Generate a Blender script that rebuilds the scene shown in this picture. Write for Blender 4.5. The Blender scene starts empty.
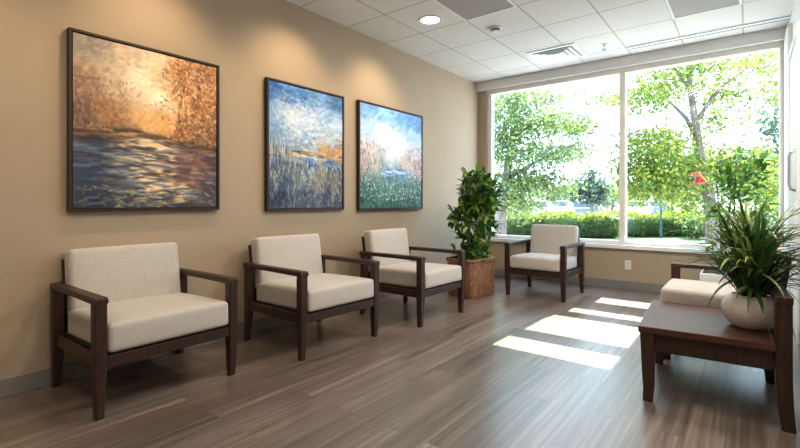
import bpy, bmesh, math, random
import numpy as np
from mathutils import Vector, Matrix

random.seed(7)
rng = np.random.default_rng(7)
PI = math.pi
sc = bpy.context.scene
COL = sc.collection

# ------------------------------------------------------------------ camera
CX, CY, CZ = 3.28, 0.0, 1.09
YAW = math.radians(38)
FPX = 447.0
cam_d = bpy.data.cameras.new('camera')
cam = bpy.data.objects.new('camera', cam_d)
COL.objects.link(cam)
cam.location = (CX, CY, CZ)
cam.rotation_euler = (PI / 2, 0, YAW)
cam_d.sensor_width = 36
cam_d.lens = FPX / 800 * 36
cam_d.shift_y = -22 / 800
cam_d.clip_start = 0.02
cam_d.clip_end = 500
sc.camera = cam


def at(px, py, depth):
    """world point seen at a photo pixel at a given depth from the camera"""
    r = (px - 400) / FPX * depth
    u = (202 - py) / FPX * depth
    c, s = math.cos(YAW), math.sin(YAW)
    return Vector((CX + c * r - s * depth, CY + s * r + c * depth, CZ + u))


# ------------------------------------------------------------------ materials
def lin(c):
    return tuple((x / 12.92 if x <= 0.04045 else ((x + 0.055) / 1.055) ** 2.4) for x in c)


def mat(name, color, rough=0.6, spec=0.5, noise=0.0, nscale=(20, 20, 20), bump=0.0, bscale=200, metallic=0.0, emit=None, coat=0.0):
    m = bpy.data.materials.new(name)
    m.use_nodes = True
    nt = m.node_tree
    b = nt.nodes['Principled BSDF']
    b.inputs['Base Color'].default_value = (*color, 1)
    b.inputs['Roughness'].default_value = rough
    b.inputs['Specular IOR Level'].default_value = spec
    b.inputs['Metallic'].default_value = metallic
    b.inputs['Coat Weight'].default_value = coat
    tc = nt.nodes.new('ShaderNodeTexCoord')
    if noise:
        mp = nt.nodes.new('ShaderNodeMapping')
        mp.inputs['Scale'].default_value = nscale
        n = nt.nodes.new('ShaderNodeTexNoise')
        n.inputs['Scale'].default_value = 1
        n.inputs['Detail'].default_value = 5
        cr = nt.nodes.new('ShaderNodeValToRGB')
        lo = tuple(x * (1 - noise) for x in color)
        hi = tuple(min(1, x * (1 + noise)) for x in color)
        cr.color_ramp.elements[0].position = 0.3
        cr.color_ramp.elements[1].position = 0.7
        cr.color_ramp.elements[0].color = (*lo, 1)
        cr.color_ramp.elements[1].color = (*hi, 1)
        nt.links.new(tc.outputs['Object'], mp.inputs['Vector'])
        nt.links.new(mp.outputs['Vector'], n.inputs['Vector'])
        nt.links.new(n.outputs['Fac'], cr.inputs['Fac'])
        nt.links.new(cr.outputs['Color'], b.inputs['Base Color'])
    if bump:
        n2 = nt.nodes.new('ShaderNodeTexNoise')
        n2.inputs['Scale'].default_value = bscale
        n2.inputs['Detail'].default_value = 3
        bp = nt.nodes.new('ShaderNodeBump')
        bp.inputs['Strength'].default_value = bump
        bp.inputs['Distance'].default_value = 0.002
        nt.links.new(tc.outputs['Object'], n2.inputs['Vector'])
        nt.links.new(n2.outputs['Fac'], bp.inputs['Height'])
        nt.links.new(bp.outputs['Normal'], b.inputs['Normal'])
    if emit:
        b.inputs['Emission Color'].default_value = (*emit[0], 1)
        b.inputs['Emission Strength'].default_value = emit[1]
    return m


def attr_mat(name, rough=0.6, spec=0.4, translucent=0.0, bump=0.0):
    """colours come from the mesh's own 'tint' colour attribute"""
    m = bpy.data.materials.new(name)
    m.use_nodes = True
    nt = m.node_tree
    b = nt.nodes['Principled BSDF']
    a = nt.nodes.new('ShaderNodeAttribute')
    a.attribute_name = 'tint'
    b.inputs['Roughness'].default_value = rough
    b.inputs['Specular IOR Level'].default_value = spec
    nt.links.new(a.outputs['Color'], b.inputs['Base Color'])
    if bump:
        n2 = nt.nodes.new('ShaderNodeTexNoise')
        n2.inputs['Scale'].default_value = 120
        tc = nt.nodes.new('ShaderNodeTexCoord')
        bp = nt.nodes.new('ShaderNodeBump')
        bp.inputs['Strength'].default_value = bump
        bp.inputs['Distance'].default_value = 0.003
        nt.links.new(tc.outputs['Object'], n2.inputs['Vector'])
        nt.links.new(n2.outputs['Fac'], bp.inputs['Height'])
        nt.links.new(bp.outputs['Normal'], b.inputs['Normal'])
    if translucent:
        t = nt.nodes.new('ShaderNodeBsdfTranslucent')
        mul = nt.nodes.new('ShaderNodeMix')
        mul.data_type = 'RGBA'
        mul.blend_type = 'MULTIPLY'
        mul.inputs['Factor'].default_value = 1
        mul.inputs['B'].default_value = (0.95, 0.93, 0.58, 1)
        nt.links.new(a.outputs['Color'], mul.inputs['A'])
        nt.links.new(mul.outputs['Result'], t.inputs['Color'])
        mx = nt.nodes.new('ShaderNodeMixShader')
        mx.inputs['Fac'].default_value = translucent
        nt.links.new(b.outputs['BSDF'], mx.inputs[1])
        nt.links.new(t.outputs['BSDF'], mx.inputs[2])
        nt.links.new(mx.outputs['Shader'], nt.nodes['Material Output'].inputs['Surface'])
    return m


def fabric_mat(name, color):
    m = mat(name, color, rough=0.95, spec=0.15)
    nt = m.node_tree
    b = nt.nodes['Principled BSDF']
    b.inputs['Sheen Weight'].default_value = 0.25
    tc = nt.nodes.new('ShaderNodeTexCoord')
    hs = []
    for sca in ((420, 60, 60), (60, 420, 420)):
        mp = nt.nodes.new('ShaderNodeMapping')
        mp.inputs['Scale'].default_value = sca
        n = nt.nodes.new('ShaderNodeTexNoise')
        n.inputs['Scale'].default_value = 1
        n.inputs['Detail'].default_value = 2
        nt.links.new(tc.outputs['Object'], mp.inputs['Vector'])
        nt.links.new(mp.outputs['Vector'], n.inputs['Vector'])
        hs.append(n)
    ad = nt.nodes.new('ShaderNodeMath')
    ad.operation = 'ADD'
    nt.links.new(hs[0].outputs['Fac'], ad.inputs[0])
    nt.links.new(hs[1].outputs['Fac'], ad.inputs[1])
    cr = nt.nodes.new('ShaderNodeValToRGB')
    cr.color_ramp.elements[0].position = 0.3
    cr.color_ramp.elements[1].position = 0.7
    cr.color_ramp.elements[0].color = (*[x * 0.80 for x in color], 1)
    cr.color_ramp.elements[1].color = (*[min(1, x * 1.12) for x in color], 1)
    hf = nt.nodes.new('ShaderNodeMath')
    hf.operation = 'MULTIPLY'
    hf.inputs[1].default_value = 0.5
    nt.links.new(ad.outputs[0], hf.inputs[0])
    nt.links.new(hf.outputs[0], cr.inputs['Fac'])
    nt.links.new(cr.outputs['Color'], b.inputs['Base Color'])
    bp = nt.nodes.new('ShaderNodeBump')
    bp.inputs['Strength'].default_value = 0.35
    bp.inputs['Distance'].default_value = 0.002
    nt.links.new(ad.outputs[0], bp.inputs['Height'])
    nt.links.new(bp.outputs['Normal'], b.inputs['Normal'])
    return m


M = {}
M['wood'] = mat('dark_walnut', (0.046, 0.022, 0.014), rough=0.42, noise=0.35, nscale=(60, 60, 5), bump=0.1, bscale=90)
M['wood_top'] = mat('walnut_top', (0.085, 0.036, 0.025), rough=0.36, spec=0.35, noise=0.28, nscale=(5, 60, 60), bump=0.04, bscale=90)
M['picture_wood'] = mat('picture_frame_wood', (0.036, 0.018, 0.012), rough=0.45, noise=0.3, nscale=(40, 5, 40))
M['fabric'] = fabric_mat('oatmeal_fabric', (0.565, 0.525, 0.475))
M['grey_fabric'] = fabric_mat('pale_grey_fabric', (0.50, 0.50, 0.50))
M['black'] = mat('black_liner', (0.012, 0.011, 0.010), rough=0.8)
M['wall'] = mat('tan_wall_paint', (0.455, 0.362, 0.262), rough=0.75, spec=0.3, noise=0.02, nscale=(2, 2, 2), bump=0.08, bscale=260)
M['wall_white'] = mat('white_wall_paint', (0.80, 0.80, 0.79), rough=0.7, spec=0.3, bump=0.05, bscale=260)
M['baseboard'] = mat('grey_vinyl_base', (0.245, 0.235, 0.220), rough=0.55, noise=0.04)
M['window_frame'] = mat('cream_window_frame', (0.80, 0.76, 0.68), rough=0.45)
M['window_white'] = mat('white_window_frame', (0.82, 0.82, 0.81), rough=0.45)
M['white'] = mat('white_plastic', (0.72, 0.71, 0.69), rough=0.5)
M['white_metal'] = mat('white_enamel', (0.75, 0.75, 0.74), rough=0.4)
M['chrome'] = mat('brushed_metal', (0.55, 0.55, 0.55), rough=0.3, metallic=1.0)
M['vent_grey'] = mat('grey_return_grille', (0.36, 0.335, 0.30), rough=0.7, noise=0.1, nscale=(120, 120, 120))
M['dark'] = mat('dark_slot', (0.05, 0.05, 0.05), rough=0.8)
M['grey'] = mat('mid_grey_plastic', (0.22, 0.22, 0.22), rough=0.5)
M['lens'] = mat('lamp_lens', (0.9, 0.88, 0.82), rough=0.4, emit=((1.0, 0.93, 0.82), 3.0))
M['soil'] = mat('dark_soil', (0.03, 0.02, 0.013), rough=0.95, noise=0.5, nscale=(60, 60, 60), bump=0.8, bscale=70)
M['bark'] = mat('grey_brown_bark', (0.17, 0.14, 0.125), rough=0.9, noise=0.4, nscale=(20, 20, 4), bump=0.5, bscale=30)
M['stem'] = mat('brown_plant_stem', (0.17, 0.115, 0.06), rough=0.8, noise=0.3, nscale=(60, 60, 20))
M['pot'] = None
M['leaf_in'] = attr_mat('houseplant_leaf', rough=0.32, spec=0.5, translucent=0.25)
M['leaf_out'] = attr_mat('outdoor_leaf', rough=0.8, spec=0.03, translucent=0.5)
M['canvas'] = attr_mat('painted_canvas', rough=0.5, spec=0.3, bump=0.5)
M['asphalt'] = mat('parking_asphalt', (0.42, 0.42, 0.43), rough=0.9, noise=0.15, nscale=(3, 3, 3))
M['concrete'] = mat('pale_concrete', (0.62, 0.61, 0.59), rough=0.9, noise=0.1, nscale=(4, 4, 4))
M['lawn'] = mat('lawn_grass', (0.07, 0.11, 0.03), rough=0.95, noise=0.35, nscale=(6, 6, 6), bump=0.8, bscale=40)
M['sun_mask'] = mat('sun_mask_panel', (0.55, 0.55, 0.54), rough=0.7)
M['car_white'] = mat('white_car_paint', (0.55, 0.56, 0.58), rough=0.25, coat=0.5)
M['car_silver'] = mat('silver_car_paint', (0.28, 0.31, 0.36), rough=0.25, coat=0.5)
M['car_blue'] = mat('blue_grey_car_paint', (0.08, 0.12, 0.20), rough=0.25, coat=0.5)
M['car_glass'] = mat('dark_car_glass', (0.03, 0.04, 0.05), rough=0.1)
M['tyre'] = mat('black_tyre', (0.02, 0.02, 0.02), rough=0.8)
M['red'] = mat('red_paint', (0.40, 0.02, 0.012), rough=0.5)
M['orange'] = mat('orange_brown_paint', (0.36, 0.11, 0.04), rough=0.6)
M['pole'] = mat('dark_green_pole', (0.06, 0.10, 0.10), rough=0.5)


def glass_mat():
    m = bpy.data.materials.new('window_glass')
    m.use_nodes = True
    nt = m.node_tree
    nt.nodes.remove(nt.nodes['Principled BSDF'])
    tr = nt.nodes.new('ShaderNodeBsdfTransparent')
    tr.inputs['Color'].default_value = (0.97, 0.985, 0.98, 1)
    gl = nt.nodes.new('ShaderNodeBsdfGlossy')
    gl.inputs['Roughness'].default_value = 0.02
    fr = nt.nodes.new('ShaderNodeFresnel')
    fr.inputs['IOR'].default_value = 1.25
    mx = nt.nodes.new('ShaderNodeMixShader')
    nt.links.new(fr.outputs['Fac'], mx.inputs['Fac'])
    nt.links.new(tr.outputs['BSDF'], mx.inputs[1])
    nt.links.new(gl.outputs['BSDF'], mx.inputs[2])
    nt.links.new(mx.outputs['Shader'], nt.nodes['Material Output'].inputs['Surface'])
    return m


M['glass'] = glass_mat()


def pot_mat():
    m = mat('cream_crackle_ceramic', (0.66, 0.60, 0.53), rough=0.38)
    nt = m.node_tree
    b = nt.nodes['Principled BSDF']
    tc = nt.nodes.new('ShaderNodeTexCoord')
    v = nt.nodes.new('ShaderNodeTexVoronoi')
    v.feature = 'DISTANCE_TO_EDGE'
    v.inputs['Scale'].default_value = 75
    cr = nt.nodes.new('ShaderNodeValToRGB')
    cr.color_ramp.elements[0].color = (0.62, 0.56, 0.49, 1)
    cr.color_ramp.elements[1].color = (0.80, 0.75, 0.68, 1)
    cr.color_ramp.elements[1].position = 0.12
    nt.links.new(tc.outputs['Object'], v.inputs['Vector'])
    nt.links.new(v.outputs['Distance'], cr.inputs['Fac'])
    nt.links.new(cr.outputs['Color'], b.inputs['Base Color'])
    return m


M['pot'] = pot_mat()


def basket_mat():
    m = mat('woven_rush', (0.30, 0.15, 0.07), rough=0.75)
    nt = m.node_tree
    b = nt.nodes['Principled BSDF']
    tc = nt.nodes.new('ShaderNodeTexCoord')
    # weave runs on (x+y, z) so that it wraps round the corners
    sx = nt.nodes.new('ShaderNodeSeparateXYZ')
    nt.links.new(tc.outputs['Object'], sx.inputs[0])
    ad = nt.nodes.new('ShaderNodeMath')
    ad.operation = 'ADD'
    nt.links.new(sx.outputs['X'], ad.inputs[0])
    nt.links.new(sx.outputs['Y'], ad.inputs[1])
    cb = nt.nodes.new('ShaderNodeCombineXYZ')
    nt.links.new(sx.outputs['Z'], cb.inputs['X'])
    nt.links.new(ad.outputs[0], cb.inputs['Y'])
    br = nt.nodes.new('ShaderNodeTexBrick')
    br.inputs['Scale'].default_value = 1
    br.inputs['Brick Width'].default_value = 0.058
    br.inputs['Row Height'].default_value = 0.036
    br.inputs['Mortar Size'].default_value = 0.004
    br.inputs['Mortar Smooth'].default_value = 0.6
    br.inputs['Color1'].default_value = (0.46, 0.215, 0.09, 1)
    br.inputs['Color2'].default_value = (0.30, 0.13, 0.055, 1)
    br.inputs['Mortar'].default_value = (0.09, 0.04, 0.02, 1)
    nt.links.new(cb.outputs[0], br.inputs['Vector'])
    nz = nt.nodes.new('ShaderNodeTexNoise')
    nz.inputs['Scale'].default_value = 60
    nt.links.new(tc.outputs['Object'], nz.inputs['Vector'])
    mx = nt.nodes.new('ShaderNodeMix')
    mx.data_type = 'RGBA'
    mx.blend_type = 'OVERLAY'
    mx.inputs['Factor'].default_value = 0.5
    nt.links.new(br.outputs['Color'], mx.inputs['A'])
    nt.links.new(nz.outputs['Color'], mx.inputs['B'])
    hs = nt.nodes.new('ShaderNodeHueSaturation')
    hs.inputs['Saturation'].default_value = 0.9
    nt.links.new(mx.outputs['Result'], hs.inputs['Color'])
    nt.links.new(hs.outputs['Color'], b.inputs['Base Color'])
    bp = nt.nodes.new('ShaderNodeBump')
    bp.inputs['Strength'].default_value = 0.8
    bp.inputs['Distance'].default_value = 0.01
    inv = nt.nodes.new('ShaderNodeMath')
    inv.operation = 'SUBTRACT'
    inv.inputs[0].default_value = 1
    nt.links.new(br.outputs['Fac'], inv.inputs[1])
    nt.links.new(inv.outputs[0], bp.inputs['Height'])
    nt.links.new(bp.outputs['Normal'], b.inputs['Normal'])
    return m


M['basket'] = basket_mat()


def floor_mat():
    m = mat('vinyl_plank_floor', (0.2, 0.16, 0.13), rough=0.4)
    nt = m.node_tree
    b = nt.nodes['Principled BSDF']
    tc = nt.nodes.new('ShaderNodeTexCoord')
    rot = nt.nodes.new('ShaderNodeMapping')
    rot.inputs['Rotation'].default_value = (0, 0, PI / 2)
    nt.links.new(tc.outputs['Object'], rot.inputs['Vector'])
    br = nt.nodes.new('ShaderNodeTexBrick')
    br.offset = 0.37
    br.inputs['Scale'].default_value = 1
    br.inputs['Brick Width'].default_value = 1.22
    br.inputs['Row Height'].default_value = 0.152
    br.inputs['Mortar Size'].default_value = 0.0012
    br.inputs['Mortar Smooth'].default_value = 0.3
    br.inputs['Color1'].default_value = (0, 0, 0, 1)
    br.inputs['Color2'].default_value = (1, 1, 1, 1)
    br.inputs['Mortar'].default_value = (0.0, 0.0, 0.0, 1)
    nt.links.new(rot.outputs['Vector'], br.inputs['Vector'])
    # streaky grain along the plank
    mp = nt.nodes.new('ShaderNodeMapping')
    mp.inputs['Scale'].default_value = (34, 0.8, 1)
    nt.links.new(tc.outputs['Object'], mp.inputs['Vector'])
    off = nt.nodes.new('ShaderNodeVectorMath')
    off.operation = 'MULTIPLY_ADD'
    off.inputs[1].default_value = (17, 31, 0)
    nt.links.new(br.outputs['Color'], off.inputs[0])
    nt.links.new(mp.outputs['Vector'], off.inputs[2])
    n = nt.nodes.new('ShaderNodeTexNoise')
    n.inputs['Scale'].default_value = 1
    n.inputs['Detail'].default_value = 6
    n.inputs['Roughness'].default_value = 0.62
    n.inputs['Distortion'].default_value = 0.4
    nt.links.new(off.outputs[0], n.inputs['Vector'])
    cr = nt.nodes.new('ShaderNodeValToRGB')
    e = cr.color_ramp.elements
    e[0].position, e[0].color = 0.28, (0.082, 0.060, 0.049, 1)
    e[1].position, e[1].color = 0.74, (0.315, 0.258, 0.215, 1)
    mid = cr.color_ramp.elements.new(0.5)
    mid.color = (0.180, 0.139, 0.114, 1)
    nt.links.new(n.outputs['Fac'], cr.inputs['Fac'])
    pl = nt.nodes.new('ShaderNodeValToRGB')
    pl.color_ramp.elements[0].color = (0.70, 0.69, 0.68, 1)
    pl.color_ramp.elements[1].color = (1.28, 1.27, 1.26, 1)
    nt.links.new(br.outputs['Color'], pl.inputs['Fac'])
    mx = nt.nodes.new('ShaderNodeMix')
    mx.data_type = 'RGBA'
    mx.blend_type = 'MULTIPLY'
    mx.inputs['Factor'].default_value = 1
    nt.links.new(cr.outputs['Color'], mx.inputs['A'])
    nt.links.new(pl.outputs['Color'], mx.inputs['B'])
    dk = nt.nodes.new('ShaderNodeMix')
    dk.data_type = 'RGBA'
    dk.inputs['B'].default_value = (0.07, 0.055, 0.045, 1)
    sc_ = nt.nodes.new('ShaderNodeMath')
    sc_.operation = 'MULTIPLY'
    sc_.inputs[1].default_value = 0.6
    nt.links.new(br.outputs['Fac'], sc_.inputs[0])
    nt.links.new(sc_.outputs[0], dk.inputs['Factor'])
    nt.links.new(mx.outputs['Result'], dk.inputs['A'])
    nt.links.new(dk.outputs['Result'], b.inputs['Base Color'])
    rr = nt.nodes.new('ShaderNodeMapRange')
    rr.inputs['To Min'].default_value = 0.24
    rr.inputs['To Max'].default_value = 0.40
    b.inputs['Specular IOR Level'].default_value = 1.0
    b.inputs['Coat Weight'].default_value = 0.35
    b.inputs['Coat Roughness'].default_value = 0.28
    nt.links.new(n.outputs['Fac'], rr.inputs['Value'])
    nt.links.new(rr.outputs['Result'], b.inputs['Roughness'])
    bp = nt.nodes.new('ShaderNodeBump')
    bp.inputs['Strength'].default_value = 0.12
    bp.inputs['Distance'].default_value = 0.003
    nt.links.new(n.outputs['Fac'], bp.inputs['Height'])
    nt.links.new(bp.outputs['Normal'], b.inputs['Normal'])
    return m


def ceiling_mat():
    m = mat('acoustic_ceiling_tile', (0.66, 0.62, 0.57), rough=0.9, spec=0.2)
    nt = m.node_tree
    b = nt.nodes['Principled BSDF']
    tc = nt.nodes.new('ShaderNodeTexCoord')
    mp = nt.nodes.new('ShaderNodeMapping')
    mp.inputs['Location'].default_value = (-TX0, -TY0, 0)
    nt.links.new(tc.outputs['Object'], mp.inputs['Vector'])
    br = nt.nodes.new('ShaderNodeTexBrick')
    br.offset = 0
    br.inputs['Scale'].default_value = 1
    br.inputs['Brick Width'].default_value = TSX
    br.inputs['Row Height'].default_value = TSY
    br.inputs['Mortar Size'].default_value = 0.007
    br.inputs['Mortar Smooth'].default_value = 0.1
    br.inputs['Color1'].default_value = (0.70, 0.675, 0.635, 1)
    br.inputs['Color2'].default_value = (0.73, 0.705, 0.665, 1)
    br.inputs['Mortar'].default_value = (0.42, 0.39, 0.355, 1)
    nt.links.new(mp.outputs['Vector'], br.inputs['Vector'])
    n = nt.nodes.new('ShaderNodeTexNoise')
    n.inputs['Scale'].default_value = 90
    n.inputs['Detail'].default_value = 4
    nt.links.new(tc.outputs['Object'], n.inputs['Vector'])
    cr = nt.nodes.new('ShaderNodeValToRGB')
    cr.color_ramp.elements[0].position = 0.36
    cr.color_ramp.elements[0].color = (0.86, 0.86, 0.86, 1)
    cr.color_ramp.elements[1].position = 0.5
    nt.links.new(n.outputs['Fac'], cr.inputs['Fac'])
    mx = nt.nodes.new('ShaderNodeMix')
    mx.data_type = 'RGBA'
    mx.blend_type = 'MULTIPLY'
    mx.inputs['Factor'].default_value = 1
    nt.links.new(br.outputs['Color'], mx.inputs['A'])
    nt.links.new(cr.outputs['Color'], mx.inputs['B'])
    nt.links.new(mx.outputs['Result'], b.inputs['Base Color'])
    return m


TSX, TSY, TX0, TY0 = 0.545, 0.61, 2.14, 4.53
M['floor'] = floor_mat()
M['ceiling'] = ceiling_mat()


# ------------------------------------------------------------------ object helpers
def tag(o, label=None, cat=None, group=None, kind=None):
    if label:
        o['label'] = label
    if cat:
        o['category'] = cat
    if group:
        o['group'] = group
    if kind:
        o['kind'] = kind
    return o


def empty(name, loc, rz=0.0, label=None, cat=None, group=None, kind=None):
    o = bpy.data.objects.new(name, None)
    o.empty_display_size = 0.1
    COL.objects.link(o)
    o.location = loc
    o.rotation_euler = (0, 0, rz)
    return tag(o, label, cat, group, kind)


def link(name, me, m, parent=None, smooth=False):
    o = bpy.data.objects.new(name, me)
    COL.objects.link(o)
    if m is not None:
        me.materials.append(m)
    if parent is not None:
        o.parent = parent
    if smooth:
        for p in me.polygons:
            p.use_smooth = True
    return o


def obj(name, bm, m, parent=None, smooth=False):
    me = bpy.data.meshes.new(name)
    bmesh.ops.recalc_face_normals(bm, faces=bm.faces)
    bm.to_mesh(me)
    bm.free()
    o = link(name, me, m, parent, smooth)
    if smooth:
        try:
            me.set_sharp_from_angle(angle=math.radians(40))
        except Exception:
            pass
    return o


def new_bm():
    return bmesh.new()


def add_box(bm, x0, x1, y0, y1, z0, z1, bevel=0.0, seg=2, mtx=None):
    t = bmesh.new()
    bmesh.ops.create_cube(t, size=1)
    for v in t.verts:
        v.co = Vector(((x0 + x1) / 2 + v.co.x * (x1 - x0), (y0 + y1) / 2 + v.co.y * (y1 - y0), (z0 + z1) / 2 + v.co.z * (z1 - z0)))
    if bevel:
        bmesh.ops.bevel(t, geom=list(t.edges), offset=bevel, segments=seg, affect='EDGES', profile=0.5)
    if mtx is not None:
        bmesh.ops.transform(t, matrix=mtx, verts=t.verts)
    join(bm, t)


def join(bm, t):
    me = bpy.data.meshes.new('tmp')
    t.to_mesh(me)
    t.free()
    bm.from_mesh(me)
    bpy.data.meshes.remove(me)


def add_loft(bm, secs, cham=0.006):
    """secs: (centre Vector, half-width vector a, half-depth vector b); chamfered rectangular section"""
    rings = []
    for c, a, b in secs:
        la, lb = a.length, b.length
        ca, cb = a * (1 - cham / la), b * (1 - cham / lb)
        pts = [c + a - b * (1 - cham / lb), c + a + cb, c + ca + b, c - ca + b, c - a + cb, c - a - cb, c - ca - b, c + ca - b]
        rings.append([bm.verts.new(p) for p in pts])
    n = 8
    for r0, r1 in zip(rings[:-1], rings[1:]):
        for i in range(n):
            bm.faces.new((r0[i], r0[(i + 1) % n], r1[(i + 1) % n], r1[i]))
    bm.faces.new(list(reversed(rings[0])))
    bm.faces.new(rings[-1])


def add_tube(bm, pts, radii, n=8, caps=True):
    rings = []
    pts = [Vector(p) for p in pts]
    if isinstance(radii, (int, float)):
        radii = [radii] * len(pts)
    for i, p in enumerate(pts):
        d = (pts[min(i + 1, len(pts) - 1)] - pts[max(i - 1, 0)]).normalized()
        ref = Vector((1, 0, 0)) if abs(d.x) < 0.8 else Vector((0, 1, 0))
        a = d.cross(ref).normalized()
        b = d.cross(a).normalized()
        rings.append([bm.verts.new(p + (a * math.cos(2 * PI * k / n) + b * math.sin(2 * PI * k / n)) * radii[i]) for k in range(n)])
    for r0, r1 in zip(rings[:-1], rings[1:]):
        for k in range(n):
            bm.faces.new((r0[k], r0[(k + 1) % n], r1[(k + 1) % n], r1[k]))
    if caps:
        bm.faces.new(list(reversed(rings[0])))
        bm.faces.new(rings[-1])


def add_lathe(bm, prof, n=40, cx=0, cy=0):
    """prof: list of (radius, z)"""
    rings = []
    for r, z in prof:
        if r < 1e-5:
            rings.append([bm.verts.new((cx, cy, z))])
        else:
            rings.append([bm.verts.new((cx + r * math.cos(2 * PI * k / n), cy + r * math.sin(2 * PI * k / n), z)) for k in range(n)])
    for r0, r1 in zip(rings[:-1], rings[1:]):
        for k in range(n):
            k2 = (k + 1) % n
            if len(r0) == 1 and len(r1) > 1:
                bm.faces.new((r0[0], r1[k2], r1[k]))
            elif len(r1) == 1 and len(r0) > 1:
                bm.faces.new((r0[k], r0[k2], r1[0]))
            elif len(r0) > 1:
                bm.faces.new((r0[k], r0[k2], r1[k2], r1[k]))


def add_cushion(bm, hx, hy, hz, r, mtx, crown=0.0, puff=0.0, nseg=6):
    """rounded cushion: half sizes, corner radius, upward crown and sideways puff"""
    def ticks(h):
        a = [-h + r * (1 - math.cos(t * PI / 2 / 4)) for t in range(5)]
        inner = [(-h + r) + (2 * (h - r)) * k / nseg for k in range(1, nseg)]
        return a + inner + [-x for x in reversed(a)]
    H = (hx, hy, hz)
    T = [ticks(h) for h in H]
    t = bmesh.new()
    for ax in range(3):
        u, v = (ax + 1) % 3, (ax + 2) % 3
        for sgn in (-1, 1):
            g = []
            for a in T[u]:
                row = []
                for b in T[v]:
                    p = [0, 0, 0]
                    p[ax], p[u], p[v] = sgn * H[ax], a, b
                    row.append(t.verts.new(p))
                g.append(row)
            for i in range(len(g) - 1):
                for j in range(len(g[0]) - 1):
                    t.faces.new((g[i][j], g[i + 1][j], g[i + 1][j + 1], g[i][j + 1]))
    bmesh.ops.remove_doubles(t, verts=t.verts, dist=1e-5)
    for vt in t.verts:
        p = vt.co
        inn = Vector([max(-(H[i] - r), min(H[i] - r, p[i])) for i in range(3)])
        off = p - inn
        if off.length > 1e-9:
            off = off.normalized() * r
        q = inn + off
        fx, fy, fz = q.x / hx, q.y / hy, q.z / hz
        if fz > 0:
            q.z += crown * fz * max(0, 1 - fx * fx) ** 0.6 * max(0, 1 - fy * fy) ** 0.6
        q.y += puff * fy * max(0, 1 - fx * fx) * max(0, 1 - fz * fz)
        q.x += puff * 0.6 * fx * max(0, 1 - fy * fy) * max(0, 1 - fz * fz)
        vt.co = q
    bmesh.ops.transform(t, matrix=mtx, verts=t.verts)
    join(bm, t)


def np_mesh(name, verts, faces, cols):
    me = bpy.data.meshes.new(name)
    me.from_pydata([tuple(v) for v in verts], [], faces)
    ca = me.color_attributes.new('tint', 'FLOAT_COLOR', 'POINT')
    a = np.ones((len(verts), 4), dtype=np.float32)
    a[:, :3] = cols
    ca.data.foreach_set('color', a.ravel())
    me.update()
    return me


def frame_of(d, nrm):
    d = d / np.linalg.norm(d)
    s = np.cross(d, nrm)
    ls = np.linalg.norm(s)
    if ls < 1e-4:
        s = np.cross(d, np.array([0.31, 0.5, 0.8]))
        ls = np.linalg.norm(s)
    s = s / ls
    return d, s, np.cross(s, d)


class Leaves:
    def __init__(self):
        self.v, self.f, self.c = [], [], []

    def diamond(self, p, d, nrm, L, Wd, col):
        d, s, n = frame_of(d, nrm)
        i = len(self.v)
        self.v += [p, p + d * L * 0.45 + s * Wd * 0.5, p + d * L, p + d * L * 0.45 - s * Wd * 0.5]
        self.f += [(i, i + 1, i + 2, i + 3)]
        self.c += [col] * 4

    def leaf(self, p, d, nrm, L, Wd, col, droop=0.15, edge=None):
        d, s, n = frame_of(d, nrm)
        i = len(self.v)
        e = col if edge is None else edge

        def q(t, w, up):
            return p + d * L * t + s * Wd * w + n * (up * Wd - droop * L * t * t)
        self.v += [q(0, 0, 0), q(0.28, 0.40, 0.12), q(0.28, 0, 0), q(0.28, -0.40, 0.12),
                   q(0.65, 0.42, 0.12), q(0.65, 0, 0), q(0.65, -0.42, 0.12), q(1, 0, 0)]
        self.f += [(i, i + 1, i + 2), (i, i + 2, i + 3), (i + 1, i + 4, i + 5, i + 2), (i + 2, i + 5, i + 6, i + 3), (i + 4, i + 7, i + 5), (i + 5, i + 7, i + 6)]
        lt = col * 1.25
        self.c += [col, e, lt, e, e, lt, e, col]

    def blade(self, p, az, el, L, Wd, col, edge, bend, n=9):
        i0 = len(self.v)
        q = np.array(p, float)
        a = el
        side = np.array([-math.sin(az), math.cos(az), 0])
        for k in range(n + 1):
            t = k / n
            d = np.array([math.cos(az) * math.cos(a), math.sin(az) * math.cos(a), math.sin(a)])
            up = np.cross(d, side)
            up = -up if up[2] < 0 else up
            w = Wd * (0.55 + 0.75 * t) if t < 0.45 else Wd * 0.89 * max(0.02, 1 - ((t - 0.45) / 0.55) ** 1.8)
            self.v += [q + side * w * 0.5 + up * w * 0.18, q.copy(), q - side * w * 0.5 + up * w * 0.18]
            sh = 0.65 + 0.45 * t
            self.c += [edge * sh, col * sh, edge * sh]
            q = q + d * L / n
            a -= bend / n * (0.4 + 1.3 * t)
        for k in range(n):
            a0 = i0 + 3 * k
            self.f += [(a0, a0 + 3, a0 + 4, a0 + 1), (a0 + 1, a0 + 4, a0 + 5, a0 + 2)]

    def build(self, name, m, parent):
        return link(name, np_mesh(name, self.v, self.f, np.array(self.c)), m, parent)


def unit(n=1):
    v = rng.normal(size=(n, 3))
    return v / np.linalg.norm(v, axis=1)[:, None]


# ------------------------------------------------------------------ the room
XR, YB, ZC = 3.60, 6.14, 2.90
X2 = 5.6
YF = -2.6
JOG = 4.40
WX0, WX1, WZ0, WZ1 = 0.15, 3.56, 0.555, 2.755
WALL_T = 0.16


def struct(name, bm, m, parent=None):
    o = obj(name, bm, m, parent)
    if parent is None:
        o['kind'] = 'structure'
    return o


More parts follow.
